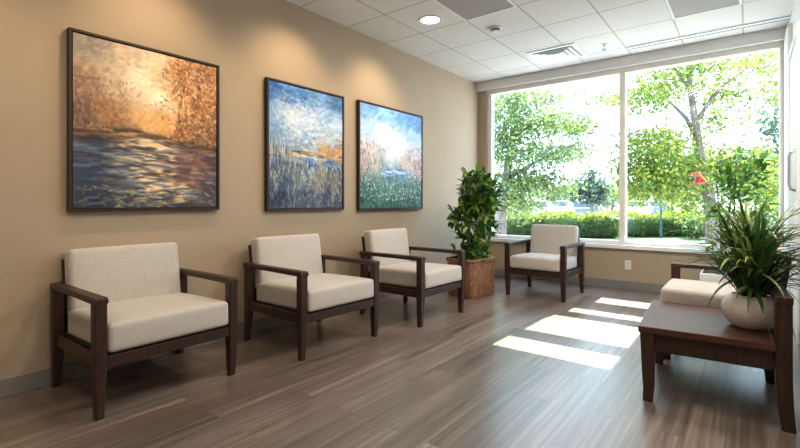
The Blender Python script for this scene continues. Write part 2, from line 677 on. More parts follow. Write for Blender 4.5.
bm = new_bm(); add_box(bm, -0.15, X2 + 0.1, YF - 0.1, YB + WALL_T, -0.12, 0); struct('floor', bm, M['floor'])
bm = new_bm(); add_box(bm, -0.15, X2 + 0.1, YF - 0.1, YB + WALL_T, ZC, ZC + 0.12); struct('ceiling', bm, M['ceiling'])
bm = new_bm(); add_box(bm, -0.15, 0, YF - 0.1, YB + WALL_T, 0, ZC); struct('wall_left', bm, M['wall'])
bm = new_bm()
add_box(bm, 0, WX0, YB, YB + WALL_T, 0, ZC)
add_box(bm, WX1, XR, YB, YB + WALL_T, 0, ZC)
add_box(bm, WX0, WX1, YB, YB + WALL_T, 0, WZ0 - 0.05)
add_box(bm, WX0, WX1, YB, YB + WALL_T, WZ1 + 0.02, ZC)
struct('wall_back', bm, M['wall'])
bm = new_bm()
add_box(bm, XR, XR + 0.15, JOG, YB + WALL_T, 0, ZC)
struct('wall_right', bm, M['wall_white'])
bm = new_bm()
add_box(bm, XR + 0.15, X2, JOG, JOG + 0.15, 0, ZC)
struct('wall_return', bm, M['wall_white'])
bm = new_bm()
for b in ((YF, -1.6, 0, ZC), (3.4, JOG + 0.15, 0, ZC), (-1.6, 3.4, 0, ZC)):
    add_box(bm, X2, X2 + 0.1, *b)
struct('wall_far_right', bm, M['wall'])
bm = new_bm(); add_box(bm, 0, X2, YF - 0.1, YF, 0, ZC); struct('wall_front', bm, M['wall'])


def baseboard(name, x0, x1, y0, y1):
    bm = new_bm()
    add_box(bm, x0, x1, y0, y1, 0, 0.105, 0.003)
    struct(name, bm, M['baseboard'])


baseboard('baseboard_left', 0, 0.012, YF, YB)
baseboard('baseboard_back', 0.012, XR - 0.012, YB - 0.012, YB)
baseboard('baseboard_right', XR - 0.012, XR, JOG, 4.55)

# white header band (blind pocket) above the window
bm = new_bm()
add_box(bm, 0, XR, YB - 0.06, YB, 2.775, ZC, 0.003)
struct('trim_1', bm, M['wall_white'])
# white pilaster between window and door
bm = new_bm()
add_box(bm, XR - 0.035, XR, 5.58, YB - 0.0, 0, 2.775, 0.004)
struct('trim_2', bm, M['wall_white'])

# window
win = empty('window_1', ((WX0 + WX1) / 2, YB, WZ0), kind='structure')
win_inv = Matrix.Translation(-Vector(win.location))


def wpart(name, boxes, m, bevel=0.004):
    bm = new_bm()
    for b in boxes:
        add_box(bm, *b, bevel=bevel)
    bmesh.ops.transform(bm, matrix=win_inv, verts=bm.verts)
    return obj(name, bm, m, win)


F0, F1 = YB + 0.03, YB + 0.12
wpart('window_head', [(WX0, WX1, YB + 0.0, F1, WZ1 - 0.045, WZ1 + 0.02)], M['window_frame'])
wpart('window_jamb', [(WX0, WX0 + 0.065, F0, F1, WZ0, WZ1 - 0.045)], M['window_white'])
wpart('window_jamb', [(WX1 - 0.03, WX1, F0, F1, WZ0, WZ1 - 0.045)], M['window_white'])
wpart('window_mullion', [(1.985, 2.055, F0 - 0.02, F1, WZ0, WZ1 - 0.045)], M['window_frame'])
wpart('window_rail', [(WX0 + 0.065, WX1 - 0.03, F0, F1, WZ0, WZ0 + 0.045)], M['window_white'])
wpart('window_sill', [(WX0 - 0.04, WX1 + 0.03, YB - 0.045, F1, WZ0 - 0.05, WZ0 - 0.002)], M['window_white'])
for xa, xb in ((WX0 + 0.065, 1.985), (2.055, WX1 - 0.03)):
    bm = new_bm()
    vs = [bm.verts.new(p) for p in ((xa, F0 + 0.045, WZ0 + 0.045), (xb, F0 + 0.045, WZ0 + 0.045), (xb, F0 + 0.045, WZ1 - 0.045), (xa, F0 + 0.045, WZ1 - 0.045))]
    bm.faces.new(vs)
    bmesh.ops.transform(bm, matrix=win_inv, verts=bm.verts)
    obj('window_pane', bm, M['glass'], win)

# white door on the right wall with a pull handle
door = empty('door_1', (XR, 5.06, 0), kind='structure')


def dpart(name, boxes, m, bevel=0.004):
    bm = new_bm()
    for b in boxes:
        add_box(bm, *b, bevel=bevel)
    bmesh.ops.transform(bm, matrix=Matrix.Translation(-Vector(door.location)), verts=bm.verts)
    return obj(name, bm, m, door)


dpart('door_panel', [(XR - 0.022, XR, 4.62, 5.50, 0.005, 2.40)], M['wall_white'])
dpart('door_frame', [(XR - 0.032, XR, 5.50, 5.56, 0, 2.47), (XR - 0.032, XR, 4.56, 4.62, 0, 2.47), (XR - 0.032, XR, 4.62, 5.50, 2.41, 2.47)], M['white'])
bm = new_bm()
add_tube(bm, [(-0.022, -0.24, 1.18), (-0.055, -0.24, 1.195), (-0.065, -0.24, 1.23), (-0.065, -0.24, 1.46), (-0.055, -0.24, 1.495), (-0.022, -0.24, 1.51)], 0.012, 10)
obj('door_handle', bm, M['chrome'], door, True)

# ------------------------------------------------------------------ armchairs
def make_armchair(name, label, cat, W=0.74, D=0.66, arms=(True, True), seat_h=0.43, back_top=0.855, group=None, fabric='fabric'):
    """local frame: front towards -y, base at z = 0"""
    t = empty(name, (0, 0, 0), 0, label, cat, group)
    hw, hd = W / 2, D / 2
    lt, arm_z = 0.058, 0.612
    X, Y = Vector((1, 0, 0)), Vector((0, 1, 0))
    for s, has in ((-1, arms[0]), (1, arms[1])):
        cx = s * (hw - lt / 2)
        top = arm_z - 0.034 if has else 0.335
        # front leg: plumb face, slim taper at the foot
        bm = new_bm()
        fy = -hd + lt / 2
        add_loft(bm, [(Vector((cx, fy + 0.006, 0)), X * 0.019, Y * 0.021),
                      (Vector((cx, fy + 0.003, 0.12)), X * 0.024, Y * 0.026),
                      (Vector((cx, fy, 0.26)), X * lt / 2, Y * lt / 2),
                      (Vector((cx, fy, top)), X * lt / 2, Y * lt / 2)])
        obj('leg', bm, M['wood'], t)
        bm = new_bm()
        by = hd - lt / 2
        add_loft(bm, [(Vector((cx, by + 0.030, 0)), X * 0.018, Y * 0.020),
                      (Vector((cx, by + 0.012, 0.13)), X * 0.023, Y * 0.026),
                      (Vector((cx, by, 0.27)), X * lt / 2, Y * lt / 2),
                      (Vector((cx, by, top)), X * lt / 2, Y * lt / 2)])
        obj('leg', bm, M['wood'], t)
        if has:
            bm = new_bm()
            aw = 0.031
            ax = s * (hw - aw + 0.001)
            zc = arm_z - 0.0175
            add_loft(bm, [(Vector((ax, -hd - 0.001, zc - 0.004)), X * aw, Vector((0, 0, 0.0125))),
                          (Vector((ax, -hd + 0.008, zc)), X * aw, Vector((0, 0, 0.0175))),
                          (Vector((ax, 0, zc + 0.001)), X * aw * 0.94, Vector((0, 0, 0.0165))),
                          (Vector((ax, hd + 0.012, zc)), X * aw * 0.92, Vector((0, 0, 0.0165)))], cham=0.005)
            obj('armrest', bm, M['wood'], t)
    # seat frame rails
    bm = new_bm()
    add_box(bm, -hw + lt - 0.004, hw - lt + 0.004, -hd + 0.010, -hd + 0.034, 0.252, 0.312, 0.003)
    add_box(bm, -hw + lt - 0.004, hw - lt + 0.004, hd - 0.040, hd - 0.016, 0.252, 0.312, 0.003)
    for s in (-1, 1):
        xx = s * (hw - lt / 2)
        add_box(bm, xx - 0.014, xx + 0.014, -hd + lt - 0.004, hd - lt + 0.004, 0.252, 0.312, 0.003)
    obj('seat_frame', bm, M['wood'], t)
    bm = new_bm()
    add_box(bm, -hw + lt - 0.010, hw - lt + 0.010, -hd + 0.028, hd - 0.06, 0.300, 0.322)
    obj('seat_deck', bm, M['black'], t)
    iw = hw - lt - 0.004
    ixl = -iw if arms[0] else -hw + 0.005
    ixr = iw if arms[1] else hw - 0.005
    bm = new_bm()
    sx = (ixr - ixl) / 2
    hz = (seat_h - 0.316) / 2
    mt = Matrix.Translation(((ixl + ixr) / 2, -0.035, 0.316 + hz)) @ Matrix.Rotation(math.radians(-1.5), 4, 'X')
    add_cushion(bm, sx, hd - 0.030, hz, 0.024, mt, crown=0.022, puff=0.005)
    obj('seat_cushion', bm, M[fabric], t, True)
    # reclined back
    tilt = math.radians(-8.5)
    bh = (back_top - 0.40) / 2
    cb = Vector(((ixl + ixr) / 2, hd - 0.045, 0.40 + bh))
    mt = Matrix.Translation(cb) @ Matrix.Rotation(tilt, 4, 'X')
    bm = new_bm()
    add_cushion(bm, sx - 0.012, 0.053, bh, 0.026, mt, crown=0.004, puff=0.012)
    obj('backrest', bm, M[fabric], t, True)
    bm = new_bm()
    add_box(bm, -sx + 0.004, sx - 0.004, 0.050, 0.072, -bh - 0.08, bh - 0.05, 0.004, mtx=mt)
    obj('back_frame', bm, M['wood'], t)
    return t


def place(o, x, y, deg):
    o.location = (x, y, 0)
    o.rotation_euler = (0, 0, math.radians(deg))
    return o


SEAT = 'oatmeal armchairs of the waiting room'
place(make_armchair('armchair', 'oatmeal wood-framed armchair below the orange autumn river painting', 'armchair', W=0.79, D=0.69, seat_h=0.465, back_top=0.805, group=SEAT), 0.392, 1.200, 90.5)
place(make_armchair('armchair', 'oatmeal wood-framed armchair below the blue sky and lake painting', 'armchair', W=0.785, D=0.725, seat_h=0.465, back_top=0.805, group=SEAT), 0.535, 2.385, 87.9)
place(make_armchair('armchair', 'oatmeal wood-framed armchair beside the woven basket planter, under the green meadow painting', 'armchair', W=0.725, D=0.74, seat_h=0.46, back_top=0.81, group=SEAT), 0.69, 3.525, 88.5)
place(make_armchair('armchair', 'oatmeal armchair with its back to the window, catching daylight', 'armchair', W=0.71, D=0.675, seat_h=0.455, back_top=0.805, group=SEAT), 1.37, 5.232, -1.0)
place(make_armchair('armchair', 'oatmeal armchair next to the low walnut side table, mostly hidden by the spiky plant', 'armchair', W=0.58, D=0.64, arms=(True, False), seat_h=0.485, back_top=0.80, group=SEAT), 3.115, 3.855, -90)

# grey club chair standing back to back with the side table
gc = empty('club_chair', (3.735, 3.02, 0), math.radians(90), 'pale grey upholstered chair standing back to back with the walnut side table post', 'armchair')
bm = new_bm(); add_cushion(bm, 0.31, 0.06, 0.42, 0.035, Matrix.Translation((0, 0.175, 0.49)), puff=0.01); obj('backrest', bm, M['grey_fabric'], gc, True)
bm = new_bm(); add_cushion(bm, 0.25, 0.27, 0.08, 0.03, Matrix.Translation((0, -0.16, 0.35)), crown=0.02); obj('seat_cushion', bm, M['grey_fabric'], gc, True)
for s in (-1, 1):
    bm = new_bm(); add_cushion(bm, 0.05, 0.28, 0.25, 0.03, Matrix.Translation((s * 0.265, -0.16, 0.33))); obj('armrest', bm, M['grey_fabric'], gc, True)
    for yy in (-0.38, 0.16):
        bm = new_bm(); add_loft(bm, [(Vector((s * 0.26, yy, 0)), Vector((0.015, 0, 0)), Vector((0, 0.015, 0))), (Vector((s * 0.26, yy, 0.1)), Vector((0.022, 0, 0)), Vector((0, 0.022, 0)))]); obj('leg', bm, M['wood'], gc)

# ------------------------------------------------------------------ side table
TXA, TXB, TYA, TYB, TZ = 2.775, 3.355, 2.74, 3.51, 0.412
tb = empty('side_table', ((TXA + TXB) / 2, (TYA + TYB) / 2 + 0.015, 0), math.radians(3.5), 'low dark walnut side table with tall rear posts under the cream pot', 'table')
tinv = Matrix.Translation((-(TXA + TXB) / 2, -(TYA + TYB) / 2, 0))
X, Y = Vector((1, 0, 0)), Vector((0, 1, 0))


def tpart(name, bm, m):
    bmesh.ops.transform(bm, matrix=tinv, verts=bm.verts)
    return obj(name, bm, m, tb)


bm = new_bm(); add_box(bm, TXA, TXB + 0.004, TYA, TYB, TZ - 0.036, TZ, 0.005); tpart('tabletop', bm, M['wood_top'])
bm = new_bm()
add_box(bm, TXA + 0.05, TXB, TYA + 0.035, TYA + 0.058, 0.275, TZ - 0.036, 0.002)
add_box(bm, TXA + 0.05, TXB, TYB - 0.058, TYB - 0.035, 0.275, TZ - 0.036, 0.002)
add_box(bm, TXA + 0.035, TXA + 0.058, TYA + 0.05, TYB - 0.05, 0.275, TZ - 0.036, 0.002)
tpart('apron', bm, M['wood'])
for yy in (TYA + 0.042, TYB - 0.042):
    bm = new_bm()
    lx = TXA + 0.042
    add_loft(bm, [(Vector((lx + 0.002, yy, 0)), X * 0.024, Y * 0.024), (Vector((lx + 0.006, yy, 0.07)), X * 0.026, Y * 0.026), (Vector((lx + 0.004, yy, 0.20)), X * 0.031, Y * 0.031), (Vector((lx, yy, TZ - 0.036)), X * 0.034, Y * 0.034)])
    tpart('leg', bm, M['wood'])
for yy in (TYA + 0.045, TYB - 0.035):
    bm = new_bm()
    lx = TXB + 0.033
    add_loft(bm, [(Vector((lx + 0.020, yy, 0)), X * 0.026, Y * 0.026), (Vector((lx + 0.009, yy, 0.10)), X * 0.029, Y * 0.030), (Vector((lx + 0.002, yy, 0.22)), X * 0.031, Y * 0.034), (Vector((lx, yy, 0.34)), X * 0.032, Y * 0.035), (Vector((lx, yy, 0.605)), X * 0.032, Y * 0.035)])
    tpart('leg', bm, M['wood'])
bm = new_bm(); add_box(bm, TXB, TXB + 0.067, TYA + 0.004, TYB + 0.01, 0.605, 0.64, 0.005); tpart('back_rail', bm, M['wood'])

# ------------------------------------------------------------------ pot with strap-leaved plant
pp = empty('potted_plant', (3.288, 3.085, TZ), 0, 'spiky strap-leaved plant in a round cream pot on the walnut side table', 'plant')
bm = new_bm()
prof = [(0, 0), (0.075, 0.0), (0.095, 0.004), (0.128, 0.030), (0.148, 0.068), (0.154, 0.100), (0.147, 0.132), (0.128, 0.160), (0.105, 0.177), (0.094, 0.181), (0.089, 0.178), (0.088, 0.165), (0.088, 0.150)]
add_lathe(bm, [(r_ * 0.87, z_ * 0.98) for r_, z_ in prof], 48)
obj('pot', bm, M['pot'], pp, True)
bm = new_bm(); add_lathe(bm, [(0, 0.155), (0.05, 0.157), (0.076, 0.150)], 24); obj('soil', bm, M['soil'], pp)
dk, md, lt_, yl = np.array([0.028, 0.085, 0.028]), np.array([0.065, 0.155, 0.042]), np.array([0.18, 0.28, 0.07]), np.array([0.55, 0.55, 0.22])
lv = Leaves()
for i in range(75):           # broad dark blades standing at the pot
    az = rng.uniform(0, 2 * PI)
    r = rng.uniform(0, 0.055)
    k = rng.uniform(0, 1)
    c = dk * (1 - k) + md * k
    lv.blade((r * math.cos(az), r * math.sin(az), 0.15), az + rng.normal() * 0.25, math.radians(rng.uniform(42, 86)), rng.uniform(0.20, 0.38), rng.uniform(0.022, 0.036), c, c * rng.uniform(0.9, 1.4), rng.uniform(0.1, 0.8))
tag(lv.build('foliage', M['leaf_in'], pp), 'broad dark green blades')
lv = Leaves()
canes = [((-0.045, 0.0, 0.36), 70), ((0.05, 0.03, 0.40), 70), ((0.01, -0.05, 0.30), 60), ((-0.01, 0.05, 0.46), 55)]
for c0, nb in canes:
    bm = new_bm()
    add_tube(bm, [(c0[0] * 0.6, c0[1] * 0.6, 0.14), (c0[0] * 0.9, c0[1] * 0.9, 0.25), c0], 0.007, 8)
    obj('stem', bm, M['stem'], pp, True)
    for i in range(nb):
        az = rng.uniform(0, 2 * PI)
        el = math.radians(rng.uniform(-2, 78))
        k = rng.uniform(0, 1) ** 1.5
        pale = rng.uniform() < 0.55
        c = md * (1 - k) + lt_ * k if pale else dk * (1 - k) + md * k
        e = (lt_ * (1 - k) + yl * k) if pale else c * 1.3
        h = rng.uniform(-0.10, 0.03)
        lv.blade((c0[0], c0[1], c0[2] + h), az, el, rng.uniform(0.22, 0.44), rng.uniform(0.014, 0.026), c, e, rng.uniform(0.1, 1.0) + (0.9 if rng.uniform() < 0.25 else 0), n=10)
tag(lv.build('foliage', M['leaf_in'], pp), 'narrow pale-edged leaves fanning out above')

# ------------------------------------------------------------------ leafy shrubs in planters
def shrub(parent, stems, zones, count, Lr, palette, seed, base_z, twigs=True):
    """zones: (centre, radii, weight); leaves cluster on twigs inside them"""
    r = np.random.default_rng(seed)
    for pts, rad in stems:
        bm = new_bm()
        add_tube(bm, pts, rad, 8)
        obj('stem', bm, M['stem'], parent, True)
    lv = Leaves()
    tw = new_bm()
    wts = np.array([z[2] for z in zones], float)
    wts /= wts.sum()
    n = 0
    while n < count:
        c, rad, _ = zones[r.choice(len(zones), p=wts)]
        u = r.normal(size=3)
        u /= np.linalg.norm(u)
        p = np.array(c) + u * np.array(rad) * r.uniform(0.35, 1.0) ** 0.6
        if p[2] < base_z:
            continue
        ax = np.array([p[0] * 0.25, p[1] * 0.25, max(base_z, p[2] - 0.22)])
        out = p - ax
        out /= np.linalg.norm(out)
        add_tube(tw, [p - out * 0.14, p], [0.003, 0.0015], 4, caps=False)
        for j in range(r.integers(4, 7)):
            d = out * 0.6 + r.normal(size=3) * 0.65 + np.array([0, 0, -0.15])
            up = np.array([0, 0, 1.0]) + r.normal(size=3) * 0.35
            k = r.uniform(0, 1)
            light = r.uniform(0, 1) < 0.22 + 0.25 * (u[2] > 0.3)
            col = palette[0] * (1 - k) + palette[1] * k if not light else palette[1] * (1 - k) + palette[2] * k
            q = p - out * 0.14 * r.uniform(0, 1)
            L = r.uniform(*Lr)
            lv.leaf(q, d, up, L, L * r.uniform(0.40, 0.52), col, droop=r.uniform(0.05, 0.35))
            n += 1
    if twigs:
        obj('foliage_twigs', tw, M['stem'], parent)
    else:
        tw.free()
    return lv.build('foliage', M['leaf_in'], parent)


PAL = [np.array([0.030, 0.095, 0.026]), np.array([0.10, 0.24, 0.045]), np.array([0.30, 0.46, 0.08])]

bk = empty('basket_planter', (0.70, 4.66, 0), math.radians(-8), 'square woven rush basket holding the leafy indoor tree', 'basket')
bm = new_bm()
hx, hy, hb = 0.185, 0.24, 0.44


def rrect(hx, hy, r, n=6):
    out = []
    for cx, cy, a0 in ((hx - r, hy - r, 0), (-hx + r, hy - r, PI / 2), (-hx + r, -hy + r, PI), (hx - r, -hy + r, 1.5 * PI)):
        for k in range(n + 1):
            a = a0 + PI / 2 * k / n
            out.append((cx + r * math.cos(a), cy + r * math.sin(a)))
    return out


def rings(bm, secs):
    rs = []
    for (hx, hy, r, z) in secs:
        rs.append([bm.verts.new((x, y, z)) for x, y in rrect(hx, hy, r)])
    n = len(rs[0])
    for a, b in zip(rs[:-1], rs[1:]):
        for k in range(n):
            bm.faces.new((a[k], a[(k + 1) % n], b[(k + 1) % n], b[k]))
    return rs


rs = rings(bm, [(hx - 0.012, hy - 0.012, 0.05, 0), (hx - 0.004, hy - 0.004, 0.05, 0.02), (hx, hy, 0.05, 0.2), (hx, hy, 0.05, hb - 0.03)])
bm.faces.new(list(reversed(rs[0])))
obj('basket_body', bm, M['basket'], bk, True)
bm = new_bm()
rings(bm, [(hx, hy, 0.05, hb - 0.035), (hx + 0.012, hy + 0.012, 0.055, hb - 0.03), (hx + 0.014, hy + 0.014, 0.055, hb - 0.005), (hx + 0.004, hy + 0.004, 0.05, hb + 0.005), (hx - 0.014, hy - 0.014, 0.04, hb), (hx - 0.016, hy - 0.016, 0.04, hb - 0.08)])
obj('rim', bm, M['basket'], bk, True)
bm = new_bm()
add_box(bm, -hx + 0.014, hx - 0.014, -hy + 0.014, hy - 0.014, hb - 0.10, hb - 0.06)
obj('soil', bm, M['soil'], bk)

ft = empty('indoor_tree', (0.70, 4.66, hb - 0.06), 0, 'bushy green indoor tree standing in the woven basket by the window', 'plant')
z0 = 0.0
stems = []
for (dx, dy, tx, ty, h) in ((-0.05, -0.06, -0.10, -0.10, 0.80), (0.04, 0.05, 0.10, 0.12, 0.86), (0.02, -0.08, 0.06, -0.14, 0.62), (-0.04, 0.08, -0.12, 0.06, 0.66)):
    stems.append(([(dx, dy, z0), (dx * 1.2, dy * 1.1, 0.25), ((dx + tx) * 0.55, (dy + ty) * 0.5, 0.5), (tx, ty, h)], [0.012, 0.010, 0.008, 0.004]))
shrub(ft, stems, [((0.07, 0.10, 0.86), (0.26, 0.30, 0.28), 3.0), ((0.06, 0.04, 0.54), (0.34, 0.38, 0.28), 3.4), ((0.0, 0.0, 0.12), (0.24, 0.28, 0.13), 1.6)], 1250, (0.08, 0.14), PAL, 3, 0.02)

pl = empty('planter_box', (3.10, 5.42, 0), 0, 'pale grey box planter on the floor beneath the window behind the side table', 'planter')
bm = new_bm(); add_box(bm, -0.2, 0.2, -0.2, 0.2, 0, 0.40, 0.012); obj('planter_body', bm, M['white'], pl)
bm = new_bm(); add_box(bm, -0.18, 0.18, -0.18, 0.18, 0.395, 0.408); obj('soil', bm, M['soil'], pl)
f2 = empty('rubber_plant', (3.10, 5.42, 0.408), 0, 'tall broad-leaved houseplant rising behind the spiky plant against the window', 'plant')
stems = []
for (dx, dy, tx, ty, h) in ((-0.03, 0, -0.08, 0.02, 0.95), (0.04, 0.03, 0.08, 0.02, 1.05), (0.0, -0.05, 0.06, -0.10, 0.8)):
    stems.append(([(dx, dy, 0), (dx * 1.2, dy, 0.35), ((dx + tx) * 0.55, (dy + ty) * 0.5, 0.65), (tx, ty, h)], [0.012, 0.010, 0.008, 0.004]))
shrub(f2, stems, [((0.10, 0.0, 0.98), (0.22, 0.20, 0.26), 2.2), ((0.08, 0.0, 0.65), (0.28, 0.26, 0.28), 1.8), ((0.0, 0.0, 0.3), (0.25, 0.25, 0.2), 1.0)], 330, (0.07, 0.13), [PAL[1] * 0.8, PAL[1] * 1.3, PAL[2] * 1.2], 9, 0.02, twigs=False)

# ------------------------------------------------------------------ paintings
def lerp_field(ctrl, Hh, Ww, warp=0.03, p=3.2, seed=1):
    r = np.random.default_rng(seed)
    v, u = np.mgrid[0:Hh, 0:Ww]
    u = (u + 0.5) / Ww
    v = (v + 0.5) / Hh

    def sm(n):
        g = r.normal(size=(n + 1, n + 1))
        x, y = u * (n - 0.001), v * (n - 0.001)
        i, j = x.astype(int), y.astype(int)
        fx, fy = x - i, y - j
        fx, fy = fx * fx * (3 - 2 * fx), fy * fy * (3 - 2 * fy)
        return (g[j, i] * (1 - fx) + g[j, i + 1] * fx) * (1 - fy) + (g[j + 1, i] * (1 - fx) + g[j + 1, i + 1] * fx) * fy
    uu = u + warp * (sm(5) + 0.5 * sm(13))
    vv = v + warp * 0.6 * (sm(5) + 0.5 * sm(13))
    num = np.zeros((Hh, Ww, 3))
    den = np.zeros((Hh, Ww))
    for (cu, cv, c) in ctrl:
        d2 = (uu - cu) ** 2 + ((vv - cv) * 1.5) ** 2 + 1e-4
        w = 1 / d2 ** (p / 2)
        num += w[..., None] * np.array(c) / 255.0
        den += w
    return num / den[..., None]


def stroke(img, u, v, L, Wd, ang, col, alpha):
    Hh, Ww, _ = img.shape
    cx, cy = u * Ww, v * Hh
    R = int(max(L, Wd) / 2 + 2)
    x0, x1, y0, y1 = max(0, int(cx) - R), min(Ww, int(cx) + R + 1), max(0, int(cy) - R), min(Hh, int(cy) + R + 1)
    if x0 >= x1 or y0 >= y1:
        return
    yy, xx = np.mgrid[y0:y1, x0:x1]
    dx, dy = xx - cx, yy - cy
    a = dx * math.cos(ang) + dy * math.sin(ang)
    b = -dx * math.sin(ang) + dy * math.cos(ang)
    m = np.clip(1.2 - np.abs(a) / (L / 2), 0, 1) * np.clip(1.3 - np.abs(b) / (Wd / 2), 0, 1)
    m = np.clip(m * 2.5, 0, 1)[..., None] * alpha
    img[y0:y1, x0:x1] = img[y0:y1, x0:x1] * (1 - m) + np.array(col) * m


def pick(r, cols):
    return np.array(cols[r.integers(len(cols))]) / 255.0


def paint_autumn(Hh, Ww):
    r = np.random.default_rng(11)
    ctrl = [(0.05, 0.03, (150, 138, 128)), (0.3, 0.03, (196, 176, 152)), (0.55, 0.05, (215, 196, 165)), (0.03, 0.25, (158, 128, 100)), (0.2, 0.22, (196, 172, 145)), (0.42, 0.2, (240, 222, 190)), (0.55, 0.3, (250, 236, 205)),
            (0.75, 0.1, (190, 142, 96)), (0.95, 0.05, (146, 108, 78)), (0.7, 0.3, (222, 172, 116)), (0.9, 0.3, (166, 112, 68)), (0.97, 0.45, (100, 70, 54)), (0.05, 0.45, (108, 82, 68)), (0.22, 0.42, (168, 120, 82)), (0.42, 0.44, (226, 178, 118)), (0.55, 0.48, (232, 178, 112)),
            (0.7, 0.5, (160, 96, 52)), (0.85, 0.54, (92, 62, 48)), (0.1, 0.55, (78, 66, 60)), (0.3, 0.545, (120, 94, 70)), (0.5, 0.56, (214, 170, 120)), (0.52, 0.63, (236, 214, 176)), (0.55, 0.72, (204, 186, 160)), (0.3, 0.64, (118, 122, 132)), (0.08, 0.64, (78, 88, 106)), (0.8, 0.63, (104, 88, 86)),
            (0.95, 0.66, (82, 70, 74)), (0.1, 0.8, (62, 74, 94)), (0.35, 0.8, (96, 106, 122)), (0.6, 0.82, (128, 126, 122)), (0.8, 0.78, (104, 80, 76)), (0.95, 0.85, (66, 66, 76)), (0.15, 0.95, (50, 56, 66)), (0.45, 0.95, (80, 86, 88)), (0.8, 0.96, (72, 74, 70))]
    img = lerp_field(ctrl, Hh, Ww, 0.035, seed=5)
    base = img.copy()
    for i in range(3200):
        u, v = r.uniform(0, 1, 2)
        c = base[min(Hh - 1, int(v * Hh)), min(Ww - 1, int(u * Ww))] + r.normal() * 0.05 + r.normal(size=3) * 0.018
        if v > 0.54:
            stroke(img, u, v, r.uniform(8, 22), r.uniform(1.6, 3.2), r.normal() * 0.12, c, 0.7)
        else:
            stroke(img, u, v, r.uniform(4, 10), r.uniform(2, 4), r.uniform(-1.2, 0.9), c, 0.6)
    # glints and dark ripples
    for i in range(420):
        u, v = r.normal(0.54, 0.17), r.uniform(0.56, 0.97)
        c = pick(r, [(244, 226, 190), (226, 196, 150), (206, 190, 170), (238, 200, 140)])
        stroke(img, u, v, r.uniform(8, 24), r.uniform(1.5, 3), r.normal() * 0.1, c, 0.75 * math.exp(-((u - 0.54) / 0.25) ** 2))
    for i in range(260):
        u, v = r.uniform(0, 1), r.uniform(0.57, 1)
        stroke(img, u, v, r.uniform(10, 34), r.uniform(1.5, 3.5), r.normal() * 0.12, pick(r, [(46, 58, 80), (58, 66, 78), (84, 62, 58), (110, 122, 140)]), 0.6)
    for i in range(160):
        u, v = r.normal(0.82, 0.12), r.uniform(0.6, 0.85)
        stroke(img, u, v, r.uniform(6, 16), r.uniform(2, 4), r.normal() * 0.2, pick(r, [(124, 76, 64), (146, 98, 76), (92, 62, 58), (186, 150, 120)]), 0.4)
    # bank line
    for i in range(150):
        u = r.uniform(0, 1)
        v = 0.545 + r.normal() * 0.012 + 0.02 * (u > 0.6)
        stroke(img, u, v, r.uniform(12, 30), r.uniform(2, 4), r.normal() * 0.08, pick(r, [(56, 44, 40), (78, 60, 46), (110, 84, 58), (190, 158, 116)]), 0.6 if abs(u - 0.5) > 0.1 else 0.2)
    # branches then foliage at the right
    for i in range(70):
        u, v = r.uniform(0.68, 1.0), r.uniform(0.05, 0.52)
        stroke(img, u, v, r.uniform(14, 40), r.uniform(1.2, 2.2), r.uniform(-1.9, -0.7), pick(r, [(70, 42, 30), (96, 58, 36), (52, 34, 28)]), 0.7)
    for i in range(1900):
        u = 1 - abs(r.normal(0, 0.2))
        v = r.uniform(0, 0.55)
        if u < 0.52 + 0.15 * abs(v - 0.28) * 2:
            continue
        stroke(img, u, v, r.uniform(2, 6), r.uniform(1.3, 2.6), r.uniform(-1.5, 1.5), 0.35 * base[int(v * Hh), min(Ww - 1, int(u * Ww))] + 0.65 * pick(r, [(216, 150, 86), (190, 116, 62), (238, 200, 146), (140, 84, 50), (96, 66, 50), (248, 226, 186), (196, 150, 106), (128, 100, 84)]), 0.7)
    for i in range(520):
        u = abs(r.normal(0, 0.14))
        v = r.uniform(0.22, 0.53)
        stroke(img, u, v, r.uniform(2, 6), r.uniform(1.2, 2.4), r.uniform(-2, -0.8), pick(r, [(150, 116, 92), (122, 98, 84), (190, 158, 128), (104, 88, 82)]), 0.4)
    for i in range(110):
        u, v = r.uniform(0, 1), r.uniform(0.86, 1)
        stroke(img, u, v, r.uniform(3, 7), r.uniform(1, 2), r.uniform(-1, 1), pick(r, [(150, 140, 104), (104, 112, 92), (190, 172, 130)]), 0.6)
    return img


